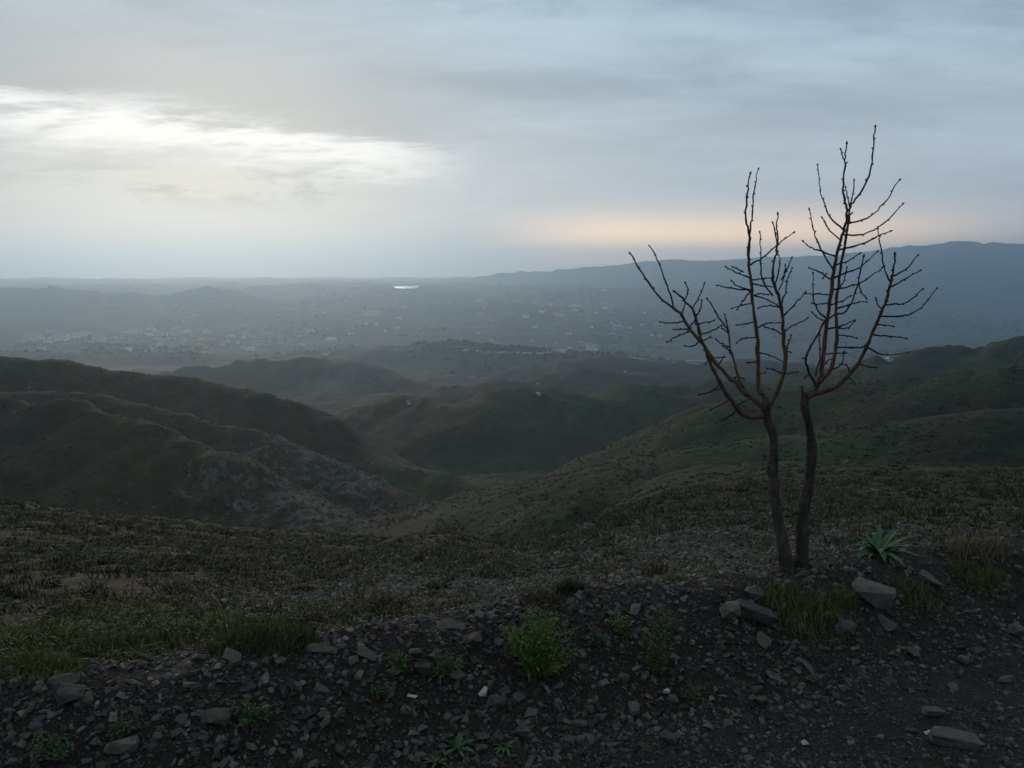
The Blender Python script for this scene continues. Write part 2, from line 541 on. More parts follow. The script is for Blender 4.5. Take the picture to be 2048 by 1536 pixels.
def gravel_ground(name, tone):
    m, nt, b = new_mat(name)
    P = obj_co(nt)
    n1 = noise(nt, P, 1.6, 5, .6)
    n2 = noise(nt, P, 14, 5, .65)
    n3 = noise(nt, P, 70, 4, .7)
    v = nt.nodes.new('ShaderNodeTexVoronoi'); v.inputs['Scale'].default_value = 85
    nt.links.new(P.k, v.inputs['Vector'])
    cell = xyz(nt, S(nt, v.outputs['Color']))[0]
    vd = S(nt, v.outputs['Distance'])
    soil = ramp(nt, n2 * .5 + n3 * .5, [(.3, (.013 * tone, .009 * tone, .006 * tone)), (.55, (.033 * tone, .023 * tone, .016 * tone)), (.75, (.060 * tone, .046 * tone, .034 * tone))])
    grit = ramp(nt, cell, [(.0, (.020, .015, .011)), (.4, (.042, .034, .027)), (.75, (.072, .064, .054)), (.97, (.11, .105, .095))])
    colr = mixc(nt, (n1 * .7 + n2 * .6 - .3).step(.22, .5) * (vd.step(.55, .25)), soil, grit)
    nt.links.new(colr.k, b.inputs['Base Color'])
    b.inputs['Roughness'].default_value = .85
    bump(nt, b, n2 * .03 + n3 * .012 + vd * -.010, .9, 1.0)
    return m


def stone_mat(name, stops, island=False, spec=.3):
    m, nt, b = new_mat(name)
    P = obj_co(nt)
    n1 = noise(nt, P, 1.7 if not island else 26, 6, .65, .4)
    if island:
        _, isl, _ = geo_pos(nt)
        f = isl * .8 + n1 * .35 - .08
    else:
        f = n1
    c = ramp(nt, f, stops)
    nt.links.new(c.k, b.inputs['Base Color'])
    b.inputs['Roughness'].default_value = .72
    b.inputs['Specular IOR Level'].default_value = spec
    bump(nt, b, noise(nt, P, 5 if not island else 90, 5, .7), .35, .1 if not island else .01)
    return m


def simple(name, colr, rough=.85, var=.25, scale=8.0, spec=.2):
    m, nt, b = new_mat(name)
    n1 = noise(nt, obj_co(nt), scale, 5, .65)
    lo = tuple(c * (1 - var) for c in colr); hi = tuple(min(1, c * (1 + var)) for c in colr)
    nt.links.new(ramp(nt, n1, [(.3, lo), (.7, hi)]).k, b.inputs['Base Color'])
    b.inputs['Roughness'].default_value = rough
    b.inputs['Specular IOR Level'].default_value = spec
    return m


def leaf_mat(name, a, b_, c, spec=.25, trans=.25):
    m, nt, b = new_mat(name)
    _, isl, _ = geo_pos(nt)
    nt.links.new(ramp(nt, isl, [(.0, a), (.5, b_), (1., c)]).k, b.inputs['Base Color'])
    b.inputs['Roughness'].default_value = .65
    b.inputs['Specular IOR Level'].default_value = spec
    b.inputs['Subsurface Weight'].default_value = 0
    return m


M_LAND = land_material()
M_PLAIN = plain_material()
M_ROAD = gravel_ground('road_dirt', 1.0)
M_BANK = gravel_ground('bank_soil', .85)
M_GRAVEL = stone_mat('mixed_gravel', [(.0, (0.0186, 0.0130, 0.0087)), (.35, (0.0396, 0.0305, 0.0212)), (.6, (0.0699, 0.0576, 0.0433)), (.82, (0.1071, 0.0978, 0.0771)), (.94, (0.1514, 0.1379, 0.1108)), (.99, (0.2796, 0.2499, 0.2023))], True)
M_SCREE = stone_mat('pale_scree', [(.0, (0.0379, 0.0312, 0.0241)), (.5, (0.0844, 0.0733, 0.0578)), (1, (0.1674, 0.1494, 0.1204))], True, .15)
STONE = {
    'grey': stone_mat('grey_slate', [(.3, (0.0603, 0.0524, 0.0413)), (.5, (0.0957, 0.0844, 0.0679)), (.7, (0.1456, 0.1290, 0.1049))]),
    'dark grey': stone_mat('dark_slate', [(.3, (0.0270, 0.0252, 0.0232)), (.5, (0.0437, 0.0407, 0.0370)), (.7, (0.0686, 0.0640, 0.0568))]),
    'blue grey': stone_mat('blue_slate', [(.3, (0.0458, 0.0446, 0.0404)), (.5, (0.0728, 0.0718, 0.0654)), (.7, (0.1092, 0.1067, 0.0963))]),
    'greenish grey': stone_mat('green_slate', [(.3, (0.0520, 0.0504, 0.0361)), (.5, (0.0832, 0.0805, 0.0585)), (.7, (0.1248, 0.1203, 0.0894))]),
    'brown': stone_mat('brown_stone', [(.3, (.040, .030, .022)), (.5, (.068, .052, .040)), (.7, (.10, .080, .062))]),
    'white': stone_mat('white_quartz', [(.3, (.30, .28, .25)), (.5, (.5, .48, .45)), (.7, (.66, .64, .61))]),
    'pale': stone_mat('pale_block_stone', [(.3, (0.0780, 0.0679, 0.0533)), (.5, (0.1300, 0.1145, 0.0912)), (.7, (0.1976, 0.1746, 0.1419))]),
}
# ------------------------------------------------------------------ haze: one closed box of pale air round everything
HAZE_DENSITY = 0.00021
SIZE = 11400.0
ZLO, ZHI = -330.0, 235.0
bm = bmesh.new()
bmesh.ops.create_cube(bm, size=1.0)
me = bpy.data.meshes.new('haze'); bm.to_mesh(me); bm.free()
haze = link('haze', me)
haze.scale = (2 * SIZE, 2 * SIZE, ZHI - ZLO)
haze.location = (0, 0, (ZHI + ZLO) / 2)
tag(haze, kind='stuff')
hm = bpy.data.materials.new('haze_air'); hm.use_nodes = True
ht = hm.node_tree
for n in list(ht.nodes): ht.nodes.remove(n)
ho = ht.nodes.new('ShaderNodeOutputMaterial')
pv = ht.nodes.new('ShaderNodeVolumePrincipled')
pv.inputs['Color'].default_value = (0.57, 0.79, 1.0, 1)
pv.inputs['Density'].default_value = HAZE_DENSITY
pv.inputs['Anisotropy'].default_value = 0.68
ht.links.new(pv.outputs[0], ho.inputs['Volume'])
me.materials.append(hm)

# ------------------------------------------------------------------ ground: one polar sheet, cut into road, bank, slopes and plain
NR = 800
rad = np.concatenate([[0.0], np.geomspace(0.5, 11000.0, NR)])
th_v = np.linspace(-0.66, 0.66, 540)
th_o = np.concatenate([np.linspace(0.66, 1.3, 50)[1:], np.linspace(1.3, 2 * math.pi - 1.3, 60)[1:-1], np.linspace(-1.3, -0.66, 50)[:-1] + 2 * math.pi])
th = np.concatenate([th_v, th_o])
NT = len(th)
RR, TT = np.meshgrid(rad, th, indexing='ij')
GX, GY = RR * np.sin(TT), RR * np.cos(TT)
GZ = H(GX.ravel(), GY.ravel()).reshape(GX.shape)
V = np.stack([GX, GY, GZ], -1).reshape(-1, 3)
i0 = np.arange(NR)[:, None] * NT + np.arange(NT)[None, :]
i1 = np.arange(NR)[:, None] * NT + (np.arange(NT)[None, :] + 1) % NT
faces = np.stack([i0, i1, i1 + NT, i0 + NT], -1).reshape(-1, 4)
# vertex normals of the whole sheet, shared by the cut pieces so that no seam shows
fn = np.cross(V[faces[:, 2]] - V[faces[:, 0]], V[faces[:, 3]] - V[faces[:, 1]])
VN = np.zeros_like(V)
for k in range(4):
    for c in range(3):
        VN[:, c] += np.bincount(faces[:, k], weights=fn[:, c], minlength=len(V))
VN /= np.linalg.norm(VN, axis=1, keepdims=True) + 1e-12
VN[VN[:, 2] < 0] *= -1
fc = V[faces].mean(1)
fr = np.hypot(fc[:, 0], fc[:, 1])
ft = bank_t(fc[:, 0], fc[:, 1])


def gaussxy(px, py, Y, sx, sy):
    p = hit(px, py)
    if p is None or abs(math.log(p.y / Y)) > .7: p = pix(px, py, Y)
    return lambda x, y: np.exp(-((x - p[0]) / sx) ** 2 - ((y - p[1]) / sy) ** 2)


def land_masks(x, y, n):
    """how rocky and how green the land is"""
    rock = np.zeros(len(x)); green = np.zeros(len(x))
    for a, k in (((700, 960, 155, 26, 22), .8), ((560, 895, 170, 20, 12), .6), ((820, 1020, 130, 12, 16), .5), ((480, 980, 140, 18, 12), .6), ((660, 1040, 122, 12, 10), .7),
                 ((700, 780, 800, 70, 110), .85), ((1010, 1118, 14, 2.4, 3.4), .62), ((1260, 1112, 14, 2.6, 3.4), .58), ((560, 1195, 7.5, 1.2, 1.2), .38), ((800, 1180, 8, 1.2, 1.2), .32), ((1010, 1180, 8, 1.2, 1.2), .42),
                 ((2000, 1050, 14, 2.5, 3), .4)):
        rock += (.8 if a[2] > 60 else 1.) * k * gaussxy(*a)(x, y)
    for a, k in (((1000, 965, 240, 32, 60), .95), ((1100, 1040, 75, 14, 10), .5), ((1750, 880, 110, 60, 40), .5), ((1900, 800, 150, 60, 40), .5), ((60, 1290, 3.9, 1.2, .8), .6), ((300, 1100, 12, 6, 5), .2), ((1650, 980, 60, 20, 15), .35), ((1450, 920, 75, 12, 5), .4)):
        green += 1.1 * k * gaussxy(*a)(x, y)
    uu = x / np.maximum(y, 1); rr = np.hypot(x, y)
    green = green + .55 * sstep(uu, -.06, .2) * sstep(rr, 14, 40) * (1 - sstep(rr, 500, 900))
    slope = 1 - np.clip(n[:, 2], 0, 1)
    rock += np.clip((slope - .10) * 2.2, 0, .35)
    return np.clip(rock, 0, 1.2), np.clip(green, 0, 1)


def piece(name, mask, mat, masks=True):
    f = faces[mask]
    idx, invx = np.unique(f, return_inverse=True)
    me = np_mesh(name, V[idx], invx.reshape(-1, 4), mat, True)
    if masks:
        rk, gr = land_masks(V[idx, 0], V[idx, 1], VN[idx])
        for nm, a in (('rock', rk), ('green', gr)):
            at = me.attributes.new(nm, 'FLOAT', 'POINT'); at.data.foreach_set('value', a.astype(np.float32))
    if len(me.vertices) == len(idx):
        me.normals_split_custom_set_from_vertices(VN[idx])
    o = link(name, me)
    tag(o, kind='structure')
    return o


bank_m = (ft > -.66) & (ft < .42) & (fr < 60)
road_m = (ft <= -.66) & (ft > -6.5) & (fr < 60)
plain_m = (fr > 1050) & (ft > .42)
piece('dirt_road', road_m, M_ROAD, False)
piece('gravel_bank', bank_m, M_BANK, False)
piece('hillside', ~(bank_m | road_m | plain_m), M_LAND)
piece('valley_plain', plain_m, M_PLAIN)
# ------------------------------------------------------------------ lake and country roads far below
def path_mesh(pts, width, lift, step=25.0):
    P = np.array([(p.x, p.y) for p in pts])
    d = np.r_[0, np.cumsum(np.hypot(*np.diff(P, axis=0).T))]
    n = max(4, int(d[-1] / step))
    q = np.linspace(0, d[-1], n)
    X, Y = np.interp(q, d, P[:, 0]), np.interp(q, d, P[:, 1])
    tx, ty = np.gradient(X), np.gradient(Y)
    L = np.hypot(tx, ty) + 1e-9
    nx, ny = -ty / L, tx / L
    rows = []
    for k in (-.5, 0, .5):
        xx, yy = X + nx * width * k, Y + ny * width * k
        rows.append(np.stack([xx, yy, H(xx, yy) + lift], -1))
    Vv = np.concatenate(rows)
    i = np.arange(n - 1)
    Fq = np.concatenate([np.stack([i + n * k, i + 1 + n * k, i + 1 + n * (k + 1), i + n * (k + 1)], -1) for k in (0, 1)])
    return Vv, Fq


M_TRACK = simple('pale_track', (.22, .20, .17), .95, .2, .05)
for pts, w in (([(294, 703), (306, 694), (320, 690), (325, 678), (333, 670), (342, 665)], 13), ([(367, 638), (388, 633), (408, 622)], 12),
               ([(915, 699), (945, 702), (985, 704), (1026, 706), (1080, 708), (1100, 705), (1118, 700)], 9), ([(968, 676), (985, 682), (1000, 688)], 9),
               ([(1253, 713), (1275, 718), (1305, 722), (1345, 725), (1400, 727)], 9), ([(1222, 669), (1230, 660), (1229, 651), (1224, 645)], 11),
               ([(1130, 703), (1180, 706), (1230, 704)], 4), ([(255, 705), (262, 695), (275, 690)], 10), ([(30, 692), (120, 690), (210, 684), (290, 680)], 7),
               ):
    hp = [hit(*p) for p in pts]
    hp = [p for p in hp if p is not None]
    if len(hp) > 1:
        Vv, Fq = path_mesh(hp, w, .35)
        tag(link('country_road', np_mesh('country_road', Vv, Fq, M_TRACK, True)), kind='structure')

mw, nt, b = new_mat('lake_water')
b.inputs['Base Color'].default_value = (.55, .57, .58, 1)
b.inputs['Roughness'].default_value = .18
b.inputs['Specular IOR Level'].default_value = .8
b.inputs['Metallic'].default_value = .85
lk = [(787, 574.5), (792, 572.4), (803, 572.6), (815, 572.0), (826, 572.5), (833, 570.6), (838, 570.8), (837, 573.5), (838, 577), (826, 576.6), (812, 577.2), (798, 576.6)]
lz = LAKE[2] + 1.5
pts = []
for p in lk:
    d = ray(*p); k = (lz - EYE) / d[2]
    pts.append((d[0] * k, k, lz))
me = bpy.data.meshes.new('lake'); me.from_pydata(pts, [], [list(range(len(pts)))]); me.materials.append(mw)
if me.polygons[0].normal.z < 0: me.flip_normals()
tag(link('lake', me), kind='structure')

# ------------------------------------------------------------------ houses
WALLS = {'white': simple('white_render', (.74, .71, .66), .9, .1, .2), 'cream': simple('cream_render', (.70, .62, .48), .9, .12, .2), 'grey': simple('grey_render', (.30, .30, .30), .9, .12, .2),
         'pink': simple('pink_render', (.62, .46, .38), .9, .1, .2)}
ROOFS = {'red tiled': simple('red_tile_roof', (.44, .19, .12), .9, .2, .5), 'brown': simple('brown_roof', (.17, .12, .09), .9, .2, .5), 'grey flat': simple('grey_flat_roof', (.26, .26, .26), .9, .1, .5),
         'pale metal': simple('pale_metal_roof', (.42, .42, .41), .8, .08, .3), 'blue metal': simple('blue_metal_roof', (.10, .20, .36), .6, .08, .3)}
M_PANE = simple('dark_window', (.04, .045, .05), .3, .1, 1, .5)


def box(Vl, Fl, x0, x1, y0, y1, z0, z1):
    n = len(Vl)
    Vl += [(x0, y0, z0), (x1, y0, z0), (x1, y1, z0), (x0, y1, z0), (x0, y0, z1), (x1, y0, z1), (x1, y1, z1), (x0, y1, z1)]
    Fl += [(n, n + 3, n + 2, n + 1), (n + 4, n + 5, n + 6, n + 7), (n, n + 1, n + 5, n + 4), (n + 1, n + 2, n + 6, n + 5), (n + 2, n + 3, n + 7, n + 6), (n + 3, n, n + 4, n + 7)]


def poly_mesh(name, Vl, Fl, mats, mi=None):
    me = bpy.data.meshes.new(name); me.from_pydata(Vl, [], Fl)
    for m in mats: me.materials.append(m)
    if mi: me.polygons.foreach_set('material_index', mi)
    me.update()
    return me


def roof_geo(w, d, h, kind, e=.4):
    Vl, Fl = [], []
    if 'flat' in kind or 'metal' in kind and h > 6:
        box(Vl, Fl, -w / 2 - e, w / 2 + e, -d / 2 - e, d / 2 + e, h + .02, h + .5)
    else:
        rh = .28 * d
        a, b_, k = w / 2 + e, d / 2 + e, max(.1, w / 2 - d * .3)
        Vl += [(-a, -b_, h + .02), (a, -b_, h + .02), (a, b_, h + .02), (-a, b_, h + .02), (-k, 0, h + rh), (k, 0, h + rh)]
        Fl += [(0, 1, 5, 4), (2, 3, 4, 5), (1, 2, 5), (3, 0, 4), (3, 2, 1, 0)]
    return Vl, Fl


pane_me = {}


def house(px, py, wpx, storeys, wall, roof, label, group=None, rot=0.0, cat='house', name='house', detail=False, deep=.75, sink=2.0):
    p = hit(px, py)
    if p is None or p.y < 150: return
    if group == LEFT: wpx *= 1.4; storeys *= 1.25
    if p.y < 900: wpx *= .65; wall = 'cream'
    w = wpx * p.y / F
    d = max(6.0, w * deep) if w > 8 else max(4., w)
    h = storeys * 3.0 if w > 8 else min(storeys * 3.0, storeys * w * .55)
    sink = min(sink, h * .5)
    Vw, Fw = [], []
    box(Vw, Fw, -w / 2, w / 2, -d / 2, d / 2, -sink, h)
    Vr, Fr = roof_geo(w, d, h, roof)
    loc = (p.x, p.y + d * .3, p.z)
    if not detail:
        n = len(Vw)
        o = link(name, poly_mesh(name, Vw + Vr, Fw + [tuple(i + n for i in f) for f in Fr], [WALLS[wall], ROOFS[roof]], [0] * len(Fw) + [1] * len(Fr)))
        o.location = loc; o.rotation_euler.z = rot
        return tag(o, label, cat, group)
    o = empty(name, loc, rot)
    tag(o, label, cat, group)
    wo = link('wall', poly_mesh('wall', Vw, Fw, [WALLS[wall]]), o)
    link('roof', poly_mesh('roof', Vr, Fr, [ROOFS[roof]]), o)
    nc = max(2, int(w / 5))
    ww = w / nc * .45
    key = round(ww, 2)
    if key not in pane_me:
        Vp, Fp = [], []
        box(Vp, Fp, -ww / 2, ww / 2, -.06, .06, 0, 1.5)
        pane_me[key] = poly_mesh('window', Vp, Fp, [M_PANE])
    for s in range(int(storeys)):
        for c in range(nc):
            q = link('window', pane_me[key], o)
            q.location = (-w / 2 + (c + .5) * w / nc, -d / 2 - .03, s * 3 + .9)
    return o


LEFT = 'houses of the hamlet beyond the left ridge'
for a in [
    (55, 680, 12, 3, 'cream', 'red tiled', 'cream block with red roof at the far left end of the hazy hamlet', LEFT, .3),
    (70, 679, 13, 3, 'pink', 'red tiled', 'pinkish block next to the left end block of the hazy hamlet', LEFT, -.2),
    (95, 688, 10, 2, 'cream', 'red tiled', 'low cream house under the slim pale tower in the hamlet', LEFT, .1),
    (84, 703, 9, 2, 'white', 'grey flat', 'lone white house below the hamlet, lowest on its left', LEFT, .4),
    (140, 676, 12, 3, 'pink', 'red tiled', 'pinkish red-roofed block just right of the windowed white block', LEFT, 0),
    (152, 677, 10, 3, 'cream', 'red tiled', 'cream house second to the right of the windowed white block', LEFT, .3),
    (165, 672, 15, 2, 'cream', 'red tiled', 'wide house with long red roof right of the windowed block', LEFT, -.1),
    (156, 689, 12, 2, 'grey', 'brown', 'grey house with brown roof in front of the wide red roof', LEFT, .2),
    (205, 679, 8, 2, 'cream', 'brown', 'small cream house touching the yellowish corner block', LEFT, -.3),
    (236, 680, 12, 2, 'cream', 'red tiled', 'cream house with red roof midway along the hamlet', LEFT, .2),
    (248, 679, 10, 2, 'grey', 'brown', 'grey brown-roofed house midway along the hamlet', LEFT, -.2),
    (245, 669, 10, 1, 'white', 'pale metal', 'small white shed behind the middle of the hamlet', LEFT, .5),
    (263, 667, 12, 2, 'cream', 'red tiled', 'red-roofed house behind the winding road of the hamlet', LEFT, 0),
    (278, 668, 14, 2, 'pink', 'red tiled', 'pink house with red roof left of the winding road', LEFT, .2),
    (301, 663, 13, 2, 'cream', 'red tiled', 'long red-roofed house at the top of the winding road', LEFT, .1),
    (255, 702, 9, 2, 'white', 'grey flat', 'white house at the foot of the short lane below the hamlet', LEFT, .3),
    (374, 664, 10, 1, 'white', 'pale metal', 'white shed just right of the tall pink block', LEFT, .2),
    (413, 667, 11, 2, 'cream', 'red tiled', 'red-roofed house second to the right of the tall pink block', LEFT, -.1),
    (461, 675, 11, 1, 'white', 'pale metal', 'white-roofed shed at the right end of the hamlet', LEFT, .1),
    (482, 678, 11, 1, 'white', 'pale metal', 'white shed furthest right in the hamlet', LEFT, -.2),
    (410, 709, 16, 1, 'cream', 'red tiled', 'low red-roofed house alone below the right end of the hamlet', LEFT, 0),
    (500, 701, 14, 1, 'white', 'pale metal', 'low white barn in front of the hamlet right end', LEFT, .1),
    (605, 691, 10, 2, 'white', 'brown', 'white house on the slope between hamlet and valley centre', None, .3),
    (651, 710, 14, 1, 'cream', 'red tiled', 'low cream farmhouse on the near rim of the plain', None, .1),
    (662, 681, 22, 1, 'white', 'pale metal', 'long white metal shed left of the valley centre', None, 0),
    (701, 671, 16, 1, 'white', 'pale metal', 'white metal shed between the long shed and the valley centre', None, .1),
    (795, 658, 8, 1.5, 'white', 'pale metal', 'bright white hut right of the two small sheds in mid valley', None, 0),
    (771, 664, 7, 1.5, 'white', 'pale metal', 'small white hut just left of the bright white hut', None, .3),
    (732, 649, 6, 1.5, 'white', 'pale metal', 'left one of two tiny white sheds in mid valley', None, 0),
    (753, 650, 9, 1.5, 'white', 'pale metal', 'right one of two tiny white sheds in mid valley', None, 0),
    (744, 630, 34, 1, 'cream', 'red tiled', 'very long low red-roofed building in the valley centre', None, 0),
    (984, 643, 8, 2, 'white', 'grey flat', 'small white cube house in the right half of the valley', None, .4),
    (957, 668, 7, 2, 'white', 'grey flat', 'white cube house above the short diagonal lane', None, .2),
    (1052, 636, 13, 1.5, 'white', 'blue metal', 'shed with bright blue metal roof in the valley', None, 0),
    (1084, 626, 12, 3, 'white', 'grey flat', 'pale block just behind the blue-roofed shed', None, .3),
    (1117, 632, 20, 1.5, 'cream', 'red tiled', 'wide cream building right of the blue-roofed shed', None, 0),
    (1099, 611, 10, 2, 'cream', 'red tiled', 'small red-roofed house behind the pale block', None, 0),
    (1150, 614, 22, 1.5, 'cream', 'red tiled', 'long red-roofed building far behind the wide cream one', None, .1),
    (1193, 627, 7, 2, 'white', 'grey flat', 'white dot of a house left of the bare tree branches', None, 0),
    (1185, 656, 5, 2, 'white', 'grey flat', 'tiny white house left of the curved pale lane', None, 0),
    (1222, 671, 8, 1.5, 'white', 'pale metal', 'white hut at the lower end of the curved pale lane', None, 0),
    (1138, 669, 12, 1, 'cream', 'red tiled', 'low cream house left of the curved pale lane', None, .2),
    (1140, 698, 7, 1.5, 'white', 'red tiled', 'small red-roofed house between white barn and hotel', None, .2),
    (817, 808, 9, 1.3, 'white', 'brown', 'lone white hut on the shoulder of the nearer round hill', None, .3),
    (1077, 791, 5, 1.2, 'white', 'grey flat', 'tiny white hut at the right of the round hill top', None, .2),
    (1076, 770, 5, 1.2, 'white', 'grey flat', 'tiny white hut on the ridge behind the round hill', None, .2),
    (1251, 745, 5, 1.2, 'white', 'grey flat', 'tiny white hut on the dark slope left of the tree', None, .2),
    (1209, 581, 8, 2, 'white', 'grey flat', 'pale speck of a house high on the far blue hillside', None, 0),
]:
    house(*a)
house(121, 682, 17, 5, 'white', 'grey flat', 'white five storey block with rows of dark windows in hamlet', LEFT, .1, 'apartment block', 'apartment_block', True)
house(196, 682, 15, 4, 'cream', 'red tiled', 'yellowish four storey corner block with red roof in hamlet', LEFT, -.2, 'apartment block', 'apartment_block', True)
house(352, 672, 18, 5, 'pink', 'red tiled', 'tall pink block with red roof standing alone by winding road', LEFT, .15, 'apartment block', 'apartment_block', True)
house(620, 667, 18, 2, 'white', 'red tiled', 'white villa with pinkish roof alone right of the hamlet', None, .1, 'villa', 'villa', True)
house(1125, 706, 12, 1.3, 'white', 'pale metal', 'bright white barn at the right end of the pale road', None, .1, 'barn', 'barn', True)
# the many-levelled house on the brow
p = hit(1184, 702)
k = p.y / F
ho_ = empty('hillside_hotel', (p.x, p.y + 4, p.z)); tag(ho_, 'stepped white building of several levels on the brow left of tree', 'hotel')
for (x0, x1, z0, z1, wl) in ((-12, 13, -3, 5, 'cream'), (-8, 8, 5.02, 9, 'white'), (-12, -4, 9.02, 15, 'white'), (1, 11, 9.04, 12, 'pink')):
    Vl, Fl = [], []
    box(Vl, Fl, x0 * k, x1 * k, -4, 5, z0 * k, z1 * k)
    lv = link('level', poly_mesh('level', Vl, Fl, [WALLS[wl]]), ho_)
    Vl, Fl = [], []
    box(Vl, Fl, (x0 - .8) * k, (x1 + .8) * k, -4.5, 5.5, z1 * k + .01, z1 * k + .35)
    link('roof_slab', poly_mesh('roof_slab', Vl, Fl, [ROOFS['pale metal']]), lv)
    for i in range(3):
        Vl, Fl = [], []
        xc = (x0 + (x1 - x0) * (i + .5) / 3) * k
        box(Vl, Fl, xc - 1.0 * k, xc + 1.0 * k, -4.07, -3.95, (z1 - 2.6) * k, (z1 - .8) * k)
        link('window', poly_mesh('window', Vl, Fl, [M_PANE]), lv)
# the long white building with arches on the brow behind the tree
p = hit(1392, 727)
k = p.y / F
vo = empty('arcaded_hall', (p.x, p.y + 3, p.z)); tag(vo, 'long low pale building on columns behind the bare tree branches', 'hall')
Vl, Fl = [], []
box(Vl, Fl, -22 * k, 24 * k, -3, 4, 5 * k, 8 * k); link('upper_wall', poly_mesh('upper_wall', Vl, Fl, [WALLS['white']]), vo)
Vl, Fl = [], []
box(Vl, Fl, -23 * k, 25 * k, -3.5, 4.5, 8 * k + .01, 8.8 * k); link('roof', poly_mesh('roof', Vl, Fl, [ROOFS['brown']]), vo)
Vl, Fl = [], []
box(Vl, Fl, -21 * k, 23 * k, 1, 3.8, -4 * k, 5 * k - .01); link('back_wall', poly_mesh('back_wall', Vl, Fl, [WALLS['cream']]), vo)
Vl, Fl = [], []
box(Vl, Fl, -.5 * k, .5 * k, -2.9, -2.2, -5 * k, 5 * k - .01); cme = poly_mesh('column', Vl, Fl, [WALLS['white']])
for i in range(9):
    c = link('column', cme, vo); c.location.x = (-20 + i * 5.2) * k
# white house below the green hill at the right
p = hit(1779, 723)
if p is not None:
    house(1779, 723, 13, 1, 'white', 'pale metal', 'white shed beside the lane behind the tree, right of its crown', None, .1, 'shed', 'shed', True)
p = hit(95, 668)
if p is not None:   # slim tower of the hamlet
    to = empty('tower', (p.x, p.y, p.z)); tag(to, 'slim pale bluish tower rising above the left hamlet roofs', 'tower', None)
    k = p.y / F
    for nm, r0, r1, z0, z1, mm in (('shaft', 1.6 * k, 1.4 * k, -2, 9 * k, WALLS['grey']), ('gallery', 2.1 * k, 2.1 * k, 9 * k + .01, 9.8 * k, WALLS['white']), ('spire', 1.3 * k, .1 * k, 9.8 * k + .01, 13 * k, ROOFS['blue metal'])):
        bm = bmesh.new()
        bmesh.ops.create_cone(bm, cap_ends=True, segments=10, radius1=r0, radius2=r1, depth=z1 - z0, matrix=Matrix.Translation((0, 0, (z0 + z1) / 2)))
        me = bpy.data.meshes.new(nm); bm.to_mesh(me); bm.free(); me.materials.append(mm); link(nm, me, to)

# houses too alike to be told apart, by district
for i in range(180):
    if i < 70:
        px, py = R.gauss(760, 210), R.gauss(618, 15); grp = 'scattered houses in the middle of the hazy plain'; lab = 'tiny pale house among many scattered over the hazy middle plain'
        if not (400 < px < 1250 and 594 < py < 650): continue
    elif i >= 150:
        px, py = R.uniform(30, 400), R.gauss(677, 7); grp = LEFT; lab = 'small pale house among the closely set roofs of the left hamlet'
    elif i < 115:
        px, py = R.uniform(380, 600), R.gauss(685, 10); grp = 'houses strewn right of the hamlet'; lab = 'tiny pale house strewn on the slope right of the left hamlet'
        if not 666 < py < 708: continue
    else:
        px, py = R.uniform(1050, 1330), R.uniform(600, 690); grp = 'houses spread over the right of the plain'; lab = 'tiny pale house spread over plain left of the bare tree'
    wl_, rf_ = R.choice(('cream', 'cream', 'pink', 'grey', 'grey')), R.choice(('red tiled', 'red tiled', 'brown', 'brown', 'grey flat'))
    lab = lab.replace('pale', wl_).replace('house', f'house with {rf_} roof').replace('many scattered over', 'many on')
    house(px, py, R.uniform(5, 11), R.choice((1, 1, 2)), wl_, rf_, lab, grp, R.uniform(-.6, .6))

# ------------------------------------------------------------------ scattered ground cover (numpy, one mesh per kind)
def scatter(n, r0, r1, t0, t1):
    r = np.exp(rng.uniform(math.log(r0), math.log(r1), n)); t = rng.uniform(t0, t1, n)
    return r * np.sin(t), r * np.cos(t)


def merge_protos(protos, pos, scale, rot, tilt=None):
    """protos: list of (V, F); one of them is put at each position, turned and scaled"""
    pick = rng.integers(0, len(protos), len(pos))
    Vs, Fs, off = [], [], 0
    for k, (pv_, pf_) in enumerate(protos):
        ii = np.nonzero(pick == k)[0]
        if not len(ii): continue
        M = rot[ii]
        vv = np.einsum('nij,vj->nvi', M, pv_) * scale[ii][:, None, None] + pos[ii][:, None, :]
        nv = len(pv_)
        Vs.append(vv.reshape(-1, 3))
        Fs.append((pf_[None] + (np.arange(len(ii)) * nv)[:, None, None] + off).reshape(-1, pf_.shape[1]))
        off += nv * len(ii)
    return np.concatenate(Vs), np.concatenate(Fs)


def rot_mats(n, tilt):
    a = rng.uniform(0, 2 * math.pi, n); b_ = rng.normal(0, tilt, n); c = rng.normal(0, tilt, n)
    ca, sa, cb, sb, cc, sc_ = np.cos(a), np.sin(a), np.cos(b_), np.sin(b_), np.cos(c), np.sin(c)
    Z = np.zeros(n); O = np.ones(n)
    Rz = np.stack([ca, -sa, Z, sa, ca, Z, Z, Z, O], -1).reshape(n, 3, 3)
    Rx = np.stack([O, Z, Z, Z, cb, -sb, Z, sb, cb], -1).reshape(n, 3, 3)
    Ry = np.stack([cc, Z, sc_, Z, O, Z, -sc_, Z, cc], -1).reshape(n, 3, 3)
    return Rx @ Ry @ Rz


def shard(flat, seed):
    g = np.random.default_rng(seed)
    c = np.array([(sx, sy, sz) for sz in (-1, 1) for sx, sy in ((-1, -1), (1, -1), (1, 1), (-1, 1))], float)
    c += g.uniform(-.45, .45, (8, 3))
    c[4:, :2] *= g.uniform(.5, .95)
    c *= np.array([g.uniform(.8, 1.25), g.uniform(.5, .85), flat * g.uniform(.7, 1.3)]) * .5
    f = [(0, 3, 2, 1), (4, 5, 6, 7), (0, 1, 5, 4), (1, 2, 6, 5), (2, 3, 7, 6), (3, 0, 4, 7)]
    t = []
    for q in f: t += [(q[0], q[1], q[2]), (q[0], q[2], q[3])]
    return c, np.array(t)


